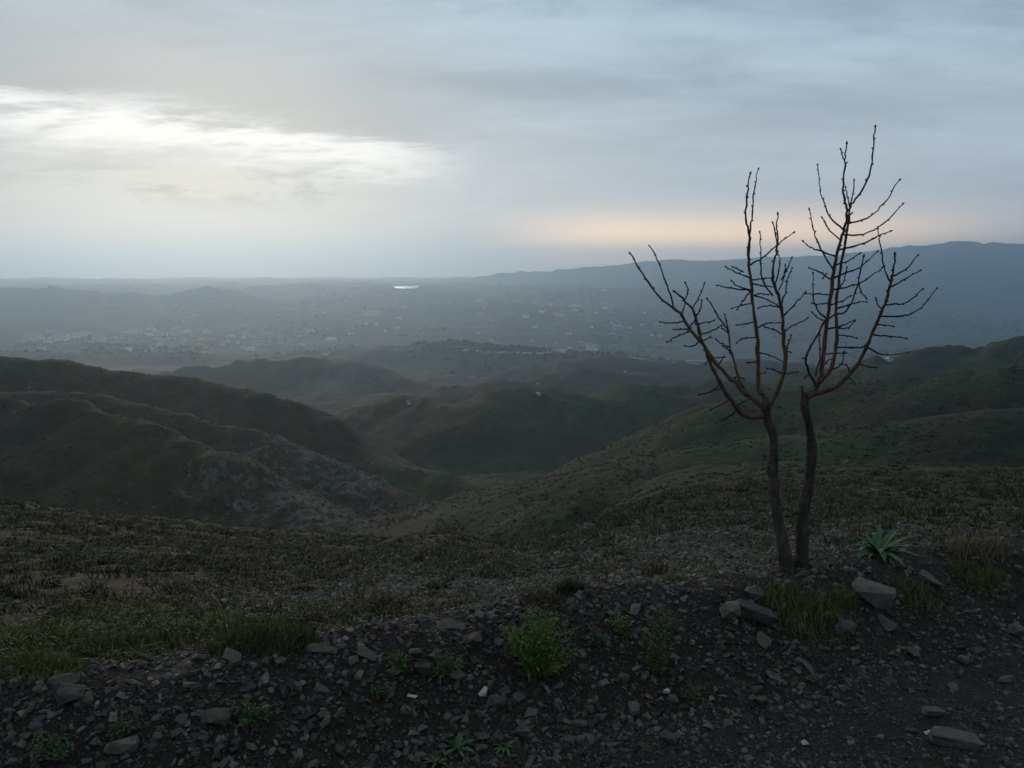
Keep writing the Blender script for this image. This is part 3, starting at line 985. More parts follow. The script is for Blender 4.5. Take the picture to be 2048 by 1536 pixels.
def blades(px_, py_, pz_, h, w, lean, curl=.4):
    """tapering bent grass blades: 5 vertices each"""
    n = len(px_)
    a = rng.uniform(0, 2 * math.pi, n); la = rng.uniform(0, 2 * math.pi, n)
    wx, wy = np.cos(a) * w / 2, np.sin(a) * w / 2
    lx, ly = np.cos(la) * lean * h, np.sin(la) * lean * h
    B = np.stack([px_, py_, pz_], -1)
    W = np.stack([wx, wy, np.zeros(n)], -1)
    m = B + np.stack([lx * curl, ly * curl, h * .58], -1)
    t = B + np.stack([lx, ly, h * np.sqrt(np.maximum(.15, 1 - lean ** 2 * .8))], -1)
    Vv = np.stack([B - W, B + W, m - W * .75, m + W * .75, t], 1).reshape(-1, 3)
    o = (np.arange(n) * 5)[:, None, None]
    Ff = (np.array([(0, 1, 3), (0, 3, 2), (2, 3, 4)])[None] + o).reshape(-1, 3)
    return Vv, Ff


M_DRYG = leaf_mat('dry_grass', (0.0351, 0.0257, 0.0121), (0.0675, 0.0473, 0.0203), (0.1148, 0.0810, 0.0351))
M_TANG = leaf_mat('tan_grass', (.075, .052, .026), (.15, .11, .055), (.25, .19, .10))
M_GRASS = leaf_mat('green_grass', (0.0450, 0.0625, 0.0125), (0.0825, 0.1000, 0.0200), (0.1313, 0.1375, 0.0325))
M_OLIVE = leaf_mat('olive_tuft', (0.0270, 0.0338, 0.0108), (0.0540, 0.0635, 0.0175), (0.0999, 0.0999, 0.0297))
M_SCRUB = leaf_mat('dark_scrub', (0.0150, 0.0187, 0.0100), (0.0300, 0.0325, 0.0163), (0.0625, 0.0550, 0.0275))

# low dark scrub on the slopes
x, y = scatter(75000, 9, 340, -.66, .66)
nn = fbm(x / 7, y / 7, 3, 61) + .5 * fbm(x / 2, y / 2, 2, 62)
keep = (nn > -.22) & (bank_t(x, y) > 1)
x, y = x[keep], y[keep]
r = np.hypot(x, y)
keep = rng.uniform(0, 1, len(x)) < np.interp(r, (9, 40, 150, 330), (.4, .8, 1, .9))
x, y, r = x[keep][:34000], y[keep][:34000], r[keep][:34000]
lump = []
for s in range(8):
    g = np.random.default_rng(s + 90)
    n = 6
    a = np.arange(n) / n * 2 * math.pi + g.uniform(-.3, .3, n)
    ring0 = np.stack([np.cos(a) * g.uniform(.7, 1.2, n), np.sin(a) * g.uniform(.7, 1.2, n), np.full(n, -.15)], -1)
    a2 = a + .4
    ring1 = np.stack([np.cos(a2) * g.uniform(.4, .9, n), np.sin(a2) * g.uniform(.4, .9, n), g.uniform(.25, .75, n)], -1)
    top = np.array([(g.uniform(-.2, .2), g.uniform(-.2, .2), g.uniform(.6, 1.0))])
    f = []
    for i in range(n):
        j = (i + 1) % n
        f += [(i, j, n + j), (i, n + j, n + i), (n + i, n + j, 2 * n)]
    lump.append((np.concatenate([ring0, ring1, top]) * .5, np.array(f)))
fuzz = []
for s_ in range(10):
    g = np.random.default_rng(s_ + 190)
    m = 14
    a = g.uniform(0, 2 * math.pi, m); e = np.arccos(g.uniform(.12, 1, m))
    L = g.uniform(.55, 1.05, m) * .55
    d = np.stack([np.sin(e) * np.cos(a), np.sin(e) * np.sin(a), np.cos(e)], -1)
    b0 = np.stack([np.cos(a), np.sin(a), np.zeros(m)], -1) * g.uniform(0, .22, m)[:, None]
    sd = np.cross(d, g.normal(0, 1, (m, 3))); sd /= np.linalg.norm(sd, axis=1, keepdims=True)
    wd_ = g.uniform(.05, .12, m)[:, None]
    vv = np.stack([b0 - sd * wd_ - (0, 0, .04), b0 + sd * wd_ - (0, 0, .04), b0 + d * L[:, None]], 1).reshape(-1, 3)
    fuzz.append((vv, np.arange(m * 3).reshape(-1, 3)))
sc = np.exp(np.clip(rng.normal(0, .5, len(x)), -1.2, .75)) * np.interp(r, (9, 30, 100, 330), (.12, .21, .42, .85))
rm = rot_mats(len(x), .12)
rm[:, 2, :] *= .6
half = rng.uniform(0, 1, len(x)) < .55
for nm, kk, mt in (('dark_scrub', half, M_SCRUB), ('olive_scrub', ~half, M_OLIVE)):
    Vv, Ff = merge_protos(fuzz, np.stack([x, y, H(x, y)], -1)[kk], sc[kk], rm[kk])
    tag(link(nm, np_mesh(nm, Vv, Ff, mt, False)), kind='stuff')

x, y = scatter(60000, 55, 340, -.62, .62)
k = fbm(x / 11, y / 11, 3, 64) + .7 * fbm(x / 3.5, y / 3.5, 2, 65) > .0
x, y = x[k][:24000], y[k][:24000]
sc = np.exp(np.clip(rng.normal(0, .5, len(x)), -1, .9)) * np.interp(np.hypot(x, y), (55, 120, 340), (.26, .42, .95))
rm = rot_mats(len(x), .12)
rm[:, 2, :] *= .6
small = [(v[:27], f[:9]) for v, f in fuzz]
Vv, Ff = merge_protos(small, np.stack([x, y, H(x, y)], -1), sc, rm)
tag(link('hill_scrub', np_mesh('hill_scrub', Vv, Ff, M_SCRUB, False)), kind='stuff')

# pale rock pieces lying on the stony ground
x, y = scatter(150000, 5.5, 330, -.66, .66)
keep = bank_t(x, y) > .8
x, y = x[keep], y[keep]
nz = np.ones((len(x), 3))
rk, _ = land_masks(x, y, nz)
pr = np.clip(rk * 1.1 + .3 * fbm(x / 3, y / 3, 3, 71) - .28, 0, 1) * .6 + .012
keep = rng.uniform(0, 1, len(x)) < pr
x, y = x[keep][:16000], y[keep][:16000]
r = np.hypot(x, y)
sc = np.exp(np.clip(rng.normal(0, .5, len(x)), -1, .8)) * np.interp(r, (5, 15, 60, 160, 330), (.02, .04, .13, .34, .5))
Vv, Ff = merge_protos([shard(.55, 300 + i) for i in range(14)], np.stack([x, y, H(x, y) + sc * .05], -1), sc, rot_mats(len(x), .35))
tag(link('scree', np_mesh('scree', Vv, Ff, M_SCREE, False)), kind='stuff')


x, y = scatter(60000, 70, 230, -.40, .06)
cs = [hit(*p) for p in ((640, 920), (720, 950), (800, 985), (560, 892), (640, 950), (700, 975), (600, 905), (760, 1000), (840, 1010))]
pr = np.zeros(len(x))
for c in cs:
    if c is not None and 118 < c.y < 260: pr = np.maximum(pr, np.exp(-((x - c.x) / 9) ** 2 - ((y - c.y) / 14) ** 2))
band = fbm((x * .8 + y * .25) / 4.0, (x * -.25 + y * .8) / 26.0, 4, 88)
k = rng.uniform(0, 1, len(x)) < pr * np.clip(band * 2.2 + .25, 0, 1)
x, y = x[k][:6500], y[k][:6500]
sc = np.exp(np.clip(rng.normal(0, .5, len(x)), -1, 1)) * .42
rm = rot_mats(len(x), .16)
ct, st_ = math.cos(.75), math.sin(.75)
tiltm = np.array([[ct, 0, st_], [0, 1, 0], [-st_, 0, ct]])
Vv, Ff = merge_protos([shard(.35, 360 + i) for i in range(14)], np.stack([x, y, H(x, y) + sc * .08], -1), sc, tiltm[None] @ rm)
M_CROP = stone_mat('outcrop_rock', [(.0, (.030, .027, .023)), (.5, (.066, .062, .055)), (1, (.14, .132, .12))], True, .15)
tag(link('outcrop', np_mesh('outcrop', Vv, Ff, M_CROP, False)), kind='stuff')

x, y = scatter(80000, 3.2, 26, -.66, .66)
k = bank_t(x, y) > .12
x, y = x[k], y[k]
rk, _ = land_masks(x, y, np.ones((len(x), 3)))
k = rng.uniform(0, 1, len(x)) < np.clip(rk * 1.3 + .5 * fbm(x / 1.2, y / 1.2, 3, 72) - .04 + .35 * np.exp(-((bank_t(x, y) - .5) / .45) ** 2), 0.01, 1)
x, y = x[k][:19000], y[k][:19000]
sc = np.exp(np.clip(rng.normal(0, .5, len(x)), -1, .9)) * np.interp(np.hypot(x, y), (3.4, 5, 12, 26), (.014, .020, .034, .07))
Vv, Ff = merge_protos([shard(.5, 330 + i) for i in range(14)], np.stack([x, y, H(x, y) + sc * .08], -1), sc, rot_mats(len(x), .4))
tag(link('rubble', np_mesh('rubble', Vv, Ff, M_SCREE, False)), kind='stuff')


# grass: clumps of blades on the slope behind the bank
def clump_field(nc, r0, r1, t0, t1, seed, thr, nb, hh, mat, name, green=None, wid=.0055, spread=.06):
    x, y = scatter(nc, r0, r1, t0, t1)
    t = bank_t(x, y)
    k = (t > .38) & (fbm(x / 1.6, y / 1.6, 3, seed) + .9 * fbm(x / 5.5, y / 5.5, 3, seed + 40) > thr)
    rk, _ = land_masks(x, y, np.ones((len(x), 3)))
    k &= rng.uniform(0, 1, len(x)) > rk * .9
    x, y = x[k], y[k]
    r = np.hypot(x, y)
    s = np.exp(rng.normal(0, .38, len(x))) * np.interp(r, (3, 8, 30), (1, 1.15, 2.0)) * (1 + .5 * fbm(x / 2.5, y / 2.5, 2, seed + 9))
    X, Yv, S_ = np.repeat(x, nb), np.repeat(y, nb), np.repeat(s, nb)
    a = rng.uniform(0, 2 * math.pi, len(X)); q = np.sqrt(rng.uniform(0, 1, len(X))) * spread * S_
    X, Yv = X + np.cos(a) * q, Yv + np.sin(a) * q
    hgt = hh * S_ * rng.uniform(.5, 1.2, len(X))
    wd = wid * np.interp(np.hypot(X, Yv), (3, 8, 30), (1, 1.7, 4.5)) * rng.uniform(.7, 1.3, len(X))
    Vv, Ff = blades(X, Yv, H(X, Yv) - .01, hgt, wd, rng.uniform(.35, 1.15, len(X)))
    tag(link(name, np_mesh(name, Vv, Ff, mat, False)), kind='stuff')


clump_field(9500, 3.2, 40, -.66, .62, 81, -.12, 18, .045, M_DRYG, 'dry_grass')
clump_field(12000, 3.2, 40, -.66, .62, 82, -.22, 18, .045, M_OLIVE, 'short_grass')
clump_field(1500, 4.0, 40, -.66, .62, 87, .0, 30, .085, M_SCRUB, 'dark_tussocks')
clump_field(2600, 3.3, 40, -.66, .62, 84, .25, 18, .040, M_GRASS, 'fresh_grass')
clump_field(700, 3.0, 5.0, -.62, -.2, 83, -.4, 24, .05, M_GRASS, 'green_grass')

# woods and thickets far out on the plain: thousands of crowns read as one mass
x, y = scatter(30000, 1050, 5200, -.6, .6)
nn = fbm(x / 260, y / 420, 4, 55) + .5 * fbm(x / 60, y / 60, 2, 56)
k = nn > .12
x, y = x[k][:6500], y[k][:6500]
k = ((x - LAKE[0]) / 130) ** 2 + ((y - LAKE[1]) / 500) ** 2 > 1
x, y = x[k], y[k]
sc = np.exp(rng.normal(0, .3, len(x))) * np.interp(np.hypot(x, y), (1050, 2500, 5200), (5.5, 9, 15))
Vv, Ff = merge_protos(lump, np.stack([x, y, H(x, y)], -1), sc, rot_mats(len(x), .1))
tag(link('far_woodland', np_mesh('far_woodland', Vv, Ff, M_SCRUB, False)), kind='stuff')

# ------------------------------------------------------------------ gravel on bank and road
def gravel(n, smin, smax, pw, tfun, name, mat, r1=8.5):
    x, y = scatter(n * 3, 2.2, r1, -.68, .68)
    t = bank_t(x, y)
    k = tfun(t, x, y) > rng.uniform(0, 1, len(x))
    x, y = x[k][:n], y[k][:n]
    u = rng.uniform(0, 1, len(x))
    sc = smin * (smax / smin) ** (u ** pw)
    z = H(x, y) + sc * .06
    Vv, Ff = merge_protos([shard(.42, 500 + i) for i in range(24)], np.stack([x, y, z], -1), sc, rot_mats(len(x), .42))
    tag(link(name, np_mesh(name, Vv, Ff, mat, False)), kind='stuff')


gravel(26000, .006, .035, 2.0, lambda t, x, y: sstep(t, -.78, -.55) * (1 - sstep(t, .05, .5)), 'gravel', M_GRAVEL)
gravel(16000, .005, .028, 2.4, lambda t, x, y: (1 - sstep(t, -.7, -.5)) * (.5 + .5 * sstep(fbm(x * 1.5, y * 1.5, 3, 9), -.2, .3)), 'road_gravel', M_GRAVEL, 5.5)

# ------------------------------------------------------------------ single stones
def stone_proto(flat, seed, n=16):
    g = np.random.default_rng(seed)
    pts = g.normal(0, 1, (n, 3)); pts /= np.linalg.norm(pts, axis=1, keepdims=True)
    pts = np.sign(pts) * np.abs(pts) ** .6
    pts *= np.array([.5 * g.uniform(.9, 1.2), .5 * g.uniform(.55, .9), .5 * flat])
    bm = bmesh.new()
    for p in pts: bm.verts.new(p)
    bmesh.ops.convex_hull(bm, input=bm.verts)
    for v in [v for v in bm.verts if not v.link_faces]: bm.verts.remove(v)
    bmesh.ops.dissolve_limit(bm, angle_limit=.2, verts=bm.verts, edges=bm.edges)
    me = bpy.data.meshes.new('stone'); bm.to_mesh(me); bm.free()
    me.materials.append(STONE['grey'])
    return me


def block_proto(sx, sy, sz, seed, rough=.07):
    """a quarried-looking block: worn edges, chipped and uneven faces"""
    bm = bmesh.new()
    bmesh.ops.create_cube(bm, size=1.0)
    g = np.random.default_rng(seed)
    for v in bm.verts: v.co += Vector(g.uniform(-.10, .10, 3))
    bmesh.ops.bevel(bm, geom=bm.edges[:], offset=.07, segments=1, affect='EDGES')
    bmesh.ops.subdivide_edges(bm, edges=bm.edges[:], cuts=2, use_grid_fill=True)
    for v in bm.verts:
        n_ = mnoise.fractal(v.co * 2.6 + Vector((seed, 0, 0)), .6, 2.1, 4)
        v.co += v.co.normalized() * n_ * rough
        v.co = Vector((v.co.x * sx, v.co.y * sy, v.co.z * sz))
    me = bpy.data.meshes.new('stone'); bm.to_mesh(me); bm.free()
    me.materials.append(STONE['grey'])
    return me


BLOCK = block_proto(1.0, .7, .62, 3)
LONG = block_proto(1.1, .42, .36, 5)
FLATS = [stone_proto(.26, 700 + i) for i in range(12)]
CHUNKS = [stone_proto(.68, 740 + i) for i in range(8)]
taken = []


def stone(px, py, spx, colr, shape, label, group=None, tilt=(0, 0, 0), asp=None, name='stone', me=None, rise=.18):
    p = hit(px, py)
    if p is None: return None
    dist = (p - Vector((0, 0, EYE))).length
    s = spx * dist / F
    o = link(name, me or (R.choice(FLATS) if shape == 'flat' else R.choice(CHUNKS)))
    o.location = (p.x, p.y, p.z + s * rise * (.5 if shape == 'flat' else 1))
    o.rotation_euler = tilt
    a = asp or (1, 1, 1)
    o.scale = (s * a[0], s * a[1], s * a[2])
    o.material_slots[0].link = 'OBJECT'
    o.material_slots[0].material = STONE[colr]
    tag(o, label, 'stone', group)
    taken.append((px, py, spx))
    return o


NAMED = [
    (1740, 1206, 80, 'pale', 'chunky', 'large pale squarish block half buried in the bank right of tree', (.35, .12, -.12), (1, .7, 1.0)),
    (1462, 1232, 46, 'pale', 'chunky', 'pale greenish stone left of the long dark stone below the tree', (.3, 0, .4), (1, .8, .9)),
    (1505, 1240, 66, 'dark grey', 'chunky', 'long dark stone leaning on a pale stone below the tree', (.1, .25, -.35), (1.1, .6, .7)),
    (1497, 1219, 13, 'white', 'chunky', 'small white stone lying just above the long dark stone', (.2, .1, 0), None),
    (968, 1392, 27, 'white', 'chunky', 'bright white angular stone left below the bushy green weed', (.5, -.9, .3), (1, .8, .8)),
    (825, 1393, 20, 'white', 'flat', 'flat white stone left of the bright white angular one', (.1, .1, .1), None),
    (994, 1412, 38, 'blue grey', 'chunky', 'blue-grey stone just right below the bright white angular one', (.3, .3, .6), None),
    (1332, 1386, 15, 'white', 'chunky', 'small white stone below the thin upright weed', (.4, .2, 0), None),
    (242, 1503, 62, 'pale', 'chunky', 'long whitish flat stone low at bottom left', (.12, .06, .1), (1, .6, .8)),
    (1610, 1490, 14, 'white', 'chunky', 'small white stone on the road near the bottom edge', (.2, .5, 0), None),
    (1908, 1488, 68, 'grey', 'flat', 'long flat two-toned slab lying on the road at bottom right', (.15, .1, -.25), (1, .55, 1.2)),
    (1860, 1163, 52, 'grey', 'flat', 'slanting grey slab on the bank right of the pale block', (.35, .3, -.6), (1, .55, 1)),
    (1690, 1268, 42, 'blue grey', 'chunky', 'rounded blue-grey stone below the pale block', (.4, .1, .4), None),
    (1773, 1252, 34, 'blue grey', 'flat', 'tilted blue-grey slab right of the rounded stone below the block', (.6, .4, -.8), None),
    (1825, 1310, 36, 'blue grey', 'flat', 'triangular blue-grey slate on the lower bank at right', (.7, .3, .5), None),
    (1525, 1286, 40, 'grey', 'flat', 'upright grey slate below the long dark stone', (.8, .3, -1.0), None),
    (1618, 1340, 36, 'grey', 'flat', 'narrow pale slate standing on edge at the foot of the bank', (.5, .4, -1.1), (1, .4, 1)),
    (435, 1447, 54, 'greenish grey', 'chunky', 'large square greenish stone in the lower left of the bank', (.7, .1, .2), (1, .9, .6)),
    (140, 1405, 56, 'brown', 'chunky', 'big dark brown block sunk in the left of the bank', (.5, .1, .1), (1, 1, .8)),
    (462, 1318, 42, 'grey', 'flat', 'pale slanting slate on the left bank below the crest', (.5, .3, -.3), None),
    (400, 1325, 32, 'brown', 'chunky', 'reddish brown stone left of the pale slanting slate', (.3, .2, .2), None),
    (645, 1305, 52, 'greenish grey', 'flat', 'broad greenish slab propped up near the crest on left', (.45, .25, .3), (1, .7, 1)),
    (565, 1290, 42, 'brown', 'flat', 'thin brown slab lying on the crest at left', (.15, .1, .1), None),
    (300, 1325, 62, 'brown', 'flat', 'long thin brown slab sliding off the left crest', (.1, .35, -.12), (1.1, .35, 1)),
    (130, 1365, 48, 'brown', 'flat', 'tan flat stone at the far left under the crest', (.35, .1, .1), None),
    (645, 1378, 30, 'greenish grey', 'flat', 'squarish greenish slate in mid bank left of centre', (.7, .2, .3), None),
    (710, 1325, 26, 'greenish grey', 'flat', 'small greenish slate right of the broad propped slab', (.6, .2, .3), None),
    (905, 1255, 46, 'grey', 'flat', 'broad grey slab under the crest left of the bushy weed', (.4, .15, .1), None),
    (945, 1285, 38, 'brown', 'chunky', 'brownish stone close left of the bushy weed', (.4, .2, .3), None),
    (882, 1262, 32, 'greenish grey', 'flat', 'leaning narrow slate beside the broad slab left of weed', (.6, .4, -.9), (1, .5, 1)),
    (735, 1313, 40, 'greenish grey', 'flat', 'oval greenish slate left of the weed group', (.4, .3, -.3), None),
    (845, 1345, 42, 'brown', 'chunky', 'big brown stone under the small weeds left of bush', (.3, .2, .1), None),
    (1050, 1452, 34, 'blue grey', 'flat', 'blue-grey slate above the right leaf rosette', (.4, .2, .2), None),
    (1160, 1452, 40, 'greenish grey', 'flat', 'flat greenish slate right of the blue-grey slate at bottom', (.2, .1, .1), (1, .5, 1)),
    (1065, 1432, 30, 'grey', 'flat', 'grey slate between blue-grey stone and blue-grey slate', (.5, .2, -.4), None),
    (1045, 1470, 30, 'greenish grey', 'chunky', 'greenish stone touching the top of the right leaf rosette', (.3, .2, .2), None),
    (965, 1475, 28, 'brown', 'flat', 'tan slate between the two leaf rosettes', (.4, .1, .2), None),
    (1510, 1190, 44, 'blue grey', 'flat', 'flat blue-grey slab on the bank below the tree foot', (.3, .15, .1), None),
    (1865, 1432, 34, 'grey', 'chunky', 'grey stone on the road above the two-toned slab', (.2, .2, .3), None),
    (1822, 1466, 18, 'brown', 'chunky', 'round tan pebble left of the two-toned slab', (.1, .1, 0), None),
    (1857, 1468, 14, 'white', 'chunky', 'white pebble just right of the round tan pebble', (.1, .1, 0), None),
    (2035, 1270, 34, 'grey', 'chunky', 'pale grey stone at the right edge beside the road', (.2, .2, .3), None),
]
for px, py, s, c, sh, lab, tl, asp in NAMED:
    stone(px, py, s, c, sh, lab, None, tl, None if (s > 80 or 'long dark' in lab or 'two-toned' in lab) else asp, rise=.25, me=BLOCK if s > 80 else LONG if ('long dark' in lab and s > 60) or 'two-toned' in lab else None)

ZONES = ((0, 260, 'at far left of bank'), (260, 560, 'in left part of bank'), (560, 960, 'left of the bushy weed'), (960, 1240, 'around the bushy weed'),
         (1240, 1480, 'between bushy weed and tree'), (1480, 1690, 'below the bare tree'), (1690, 2048, 'right of the bare tree'))
n_st = 0
same = {}
tries = 0
while n_st < 300 - len(NAMED) and tries < 9000:
    tries += 1
    px, py = R.uniform(4, 2044), R.uniform(1100, 1530)
    p = hit(px, py)
    if p is None: continue
    t = float(bank_t(np.array([p.x]), np.array([p.y]))[0])
    if not (-.78 < t < .12) and not (t <= -.78 and R.random() < .07): continue
    if t > .12: continue
    dist = math.hypot(p.x, p.y)
    spx = min(34, max(11, R.lognormvariate(-3.36, .36) * F / math.hypot(dist, EYE)))
    if any(abs(px - q[0]) < (spx + q[2]) * .42 and abs(py - q[1]) < (spx + q[2]) * .3 for q in taken): continue
    colr = R.choices(('grey', 'dark grey', 'blue grey', 'greenish grey', 'brown'), (3, 3, 2, 3.2, 2.2))[0]
    sh = R.choices(('flat', 'chunky'), (3, 1))[0]
    zone = [z[2] for z in ZONES if z[0] <= px <= z[1]][0]
    where = 'near the crest ' if t > -.22 else ('' if t > -.5 else 'near the foot ')
    if t <= -.72: zone = 'lying loose on the dirt road at right' if px > 1240 else 'lying loose on the road edge at left'; where = ''
    size = 'small' if spx < 24 else 'middling' if spx < 32 else 'larger'
    lab = f'{size} {sh} {colr} stone {where}{zone}'
    big = R.uniform(.2, .75)
    stone(px, py, spx, colr, sh, lab, 'loose stones of the roadside bank', (R.gauss(big * .6, .25), R.gauss(0, .3), R.uniform(-1.6, 1.6)), (1, R.uniform(.6, 1), R.uniform(.8, 1.3)), rise=R.uniform(.1, .3))
    same.setdefault(lab, []).append((px, COL.objects[-1]))
    n_st += 1
ORD = ['leftmost', 'second from left', 'third from left', 'fourth from left', 'fifth from left', 'sixth from left', 'seventh from left', 'eighth from left', 'ninth from left']
for lab, lst in same.items():      # stones of one look in one stretch: told apart by their order
    if len(lst) > 1:
        lst.sort(key=lambda q: q[0])
        for i, (px, o) in enumerate(lst):
            o['label'] = f'{lab}, {ORD[i] if i < len(lst) - 1 else "rightmost"}' if i < 9 else lab
# ------------------------------------------------------------------ the bare two-stemmed tree
def bark_mat(name, lo, mid, hi, sc, top=False):
    m, nt, b = new_mat(name)
    P = obj_co(nt)
    X, Y_, Z = xyz(nt, P)
    st = noise(nt, comb(nt, X * 1.0, Y_ * 1.0, Z * .22), sc, 6, .7, .5)
    bl = noise(nt, P, sc * .18, 4, .6)
    nt.links.new(ramp(nt, st * .65 + bl * .35, [(.32, lo), (.5, mid), (.68, hi)]).k, b.inputs['Base Color'])
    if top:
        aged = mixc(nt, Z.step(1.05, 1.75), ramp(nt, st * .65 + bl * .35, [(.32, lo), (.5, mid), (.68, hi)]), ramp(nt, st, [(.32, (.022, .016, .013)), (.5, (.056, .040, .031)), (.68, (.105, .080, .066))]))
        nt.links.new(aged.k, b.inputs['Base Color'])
    b.inputs['Roughness'].default_value = .88
    bump(nt, b, st, .9, .015)
    return m


M_BARK = bark_mat('trunk_bark', (.016, .012, .010), (.060, .045, .036), (.135, .106, .088), 60)
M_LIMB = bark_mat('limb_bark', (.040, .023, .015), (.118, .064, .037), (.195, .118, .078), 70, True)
M_TWIG = bark_mat('twig_bark', (.022, .016, .013), (.042, .032, .027), (.075, .060, .052), 90)
M_BUD = simple('bud_scales', (.050, .036, .026), .8, .3, 60)

TP = hit(1590, 1139)
TY = TP.y + .04
tree = empty('bare_tree', TP)
tag(tree, 'leafless young tree with two stems and budding twigs standing on the gravel bank', 'tree')
TO = np.array(TP)


def z1(X, Y): return (1200 + X / 2.695, 230 + Y / 2.695)
def z2(X, Y): return (1400 + X / 3.49, 740 + Y / 3.49)


def smooth_line(P, rad_, sub):
    P = np.asarray(P, float); n = len(P)
    d = np.r_[0, np.cumsum(np.linalg.norm(np.diff(P, axis=0), axis=1))]
    if n < 3:
        q = np.linspace(0, d[-1], sub + 2)
        return np.stack([np.interp(q, d, P[:, k]) for k in range(3)], -1), np.interp(q, d, rad_)
    E = np.vstack([2 * P[0] - P[1], P, 2 * P[-1] - P[-2]])
    out, ro = [], []
    for i in range(n - 1):
        p0, p1, p2, p3 = E[i:i + 4]
        for k in range(sub):
            t = k / sub
            out.append(.5 * (2 * p1 + (p2 - p0) * t + (2 * p0 - 5 * p1 + 4 * p2 - p3) * t * t + (3 * p1 - p0 - 3 * p2 + p3) * t ** 3))
            ro.append(rad_[i] * (1 - t) + rad_[i + 1] * t)
    out.append(P[-1]); ro.append(rad_[-1])
    return np.array(out), np.array(ro)


def tube(P, rad_, ns, rough=0.0, seed=0):
    P = np.asarray(P); n = len(P)
    T = np.gradient(P, axis=0); T /= np.linalg.norm(T, axis=1, keepdims=True) + 1e-9
    ref = np.array([0, 1.0, 0.15]); ref /= np.linalg.norm(ref)
    A = np.cross(T, ref); A /= np.linalg.norm(A, axis=1, keepdims=True) + 1e-9
    B = np.cross(T, A)
    g = np.random.default_rng(seed)
    a = np.arange(ns) / ns * 2 * math.pi
    rr = rad_[:, None] * (1 + rough * g.normal(0, 1, (n, ns)))
    Vv = P[:, None, :] + rr[..., None] * (np.cos(a)[None, :, None] * A[:, None, :] + np.sin(a)[None, :, None] * B[:, None, :])
    Vv = np.concatenate([Vv.reshape(-1, 3), P[:1] - T[:1] * rad_[0] * .3, P[-1:] + T[-1:] * rad_[-1] * .6])
    Fl = []
    for i in range(n - 1):
        for k in range(ns):
            j = (k + 1) % ns
            p, q, r_, s = i * ns + k, i * ns + j, (i + 1) * ns + j, (i + 1) * ns + k
            Fl += [(p, q, r_), (p, r_, s)]
    for k in range(ns):
        j = (k + 1) % ns
        Fl += [(j, k, n * ns), ((n - 1) * ns + k, (n - 1) * ns + j, n * ns + 1)]
    return Vv, np.array(Fl)


def px_line(pts, widths, ys, wk=1.0):
    """points of the photograph at their own distances -> curve in the tree's space with radii"""
    P = [np.array(pix(p[0], p[1], y)) - TO for p, y in zip(pts, ys)]
    rd = [w / 2 * y / F * wk for w, y in zip(widths, ys)]
    return P, rd


def tube_obj(name, pts, widths, ys, parent, mat, sub=4, ns=8, rough=.04, seed=0):
    P, rd = px_line(pts, widths, ys, 1.03 if name == 'trunk' else .80)
    Q, q = smooth_line(P, rd, sub)
    if name != 'trunk':
        gq = np.random.default_rng(seed + 77)
        jit = gq.normal(0, 1, Q.shape) * .0016 * min(1, len(Q) / 12); jit[0] = 0
        Q = Q + jit; q = q * (1 + np.clip(gq.normal(0, .11, len(q)), -.2, .35))
    else:
        gq = np.random.default_rng(seed + 5)
        q = q * (1 + np.clip(gq.normal(0, .05, len(q)), -.08, .14))
    Vv, Ff = tube(Q, q, ns, rough, seed)
    return link(name, np_mesh(name, Vv, Ff, mat, True), parent), Q, q


trA = [(1575, 1175, 46), (1573, 1142, 35), (1570, 1120, 28), (1564.8, 1083.8, 23.5), (1556.2, 1038, 21), (1549, 998, 19), (1546.1, 955, 19.5), (1544.8, 938, 23), (1545.6, 925, 22), (1546.5, 908, 17.5), (1547.6, 883, 14.5), (1544.3, 862, 18.5), (1538.5, 851, 18), (1534.7, 838, 16), (1531.8, 820, 18), (1532, 806, 19)]
trB = [(1602, 1175, 44), (1602, 1142, 33), (1603, 1122, 28), (1603.5, 1098, 25.5), (1604.9, 1055, 25), (1607.8, 1012, 26), (1614.9, 983, 21), (1620.6, 946, 18.5), (1622.6, 917, 20), (1623.5, 898, 22), (1622.5, 880, 17), (1619, 860, 15), (1614.9, 837, 14.5), (1609.2, 814, 16), (1609.5, 798, 17), (1611, 788, 13)]
fA = lambda p: TY - .02 - .0003 * (1138 - p)
yA = [TY - .03 + .00012 * (1138 - p[1]) for p in trA]
yB = [TY + .01 - .00016 * (1138 - p[1]) for p in trB]
tA, QA, _ = tube_obj('trunk', [p[:2] for p in trA], [p[2] for p in trA], yA, tree, M_BARK, 7, 18, .055, 1)
tB, QB, _ = tube_obj('trunk', [p[:2] for p in trB], [p[2] for p in trB], yB, tree, M_BARK, 7, 18, .055, 2)
tube_obj('stub', [(1609, 800), (1605, 786), (1604, 772)], [9, 6.5, 5.5], [yB[-1]] * 3, tree, M_TWIG, 4, 8, .06, 3)
YA, YB = yA[-1], yB[-1]

bud_v = []
for s in range(4):
    g = np.random.default_rng(s)
    n = 6; a = np.arange(n) / n * 2 * math.pi
    r1 = np.stack([np.cos(a) * .42, np.sin(a) * .42, np.full(n, .25)], -1)
    r2 = np.stack([np.cos(a) * .36, np.sin(a) * .36, np.full(n, .65)], -1)
    vv = np.concatenate([r1, r2, [(0, 0, -.1)], [(0, 0, 1.1)]])
    f = []
    for i in range(n):
        j = (i + 1) % n
        f += [(i, j, n + j), (i, n + j, n + i), (j, i, 2 * n), (n + i, n + j, 2 * n + 1)]
    bud_v.append((vv, np.array(f)))


def bud_at(acc, p, d, s):
    d = d / (np.linalg.norm(d) + 1e-9)
    M = np.array(Vector(d).to_track_quat('Z', 'Y').to_matrix())
    v, f = bud_v[R.randrange(4)]
    off = sum(len(a[0]) for a in acc)
    acc.append(((v * np.array([1, 1, 1.35]) * s) @ M.T + p, f + off))


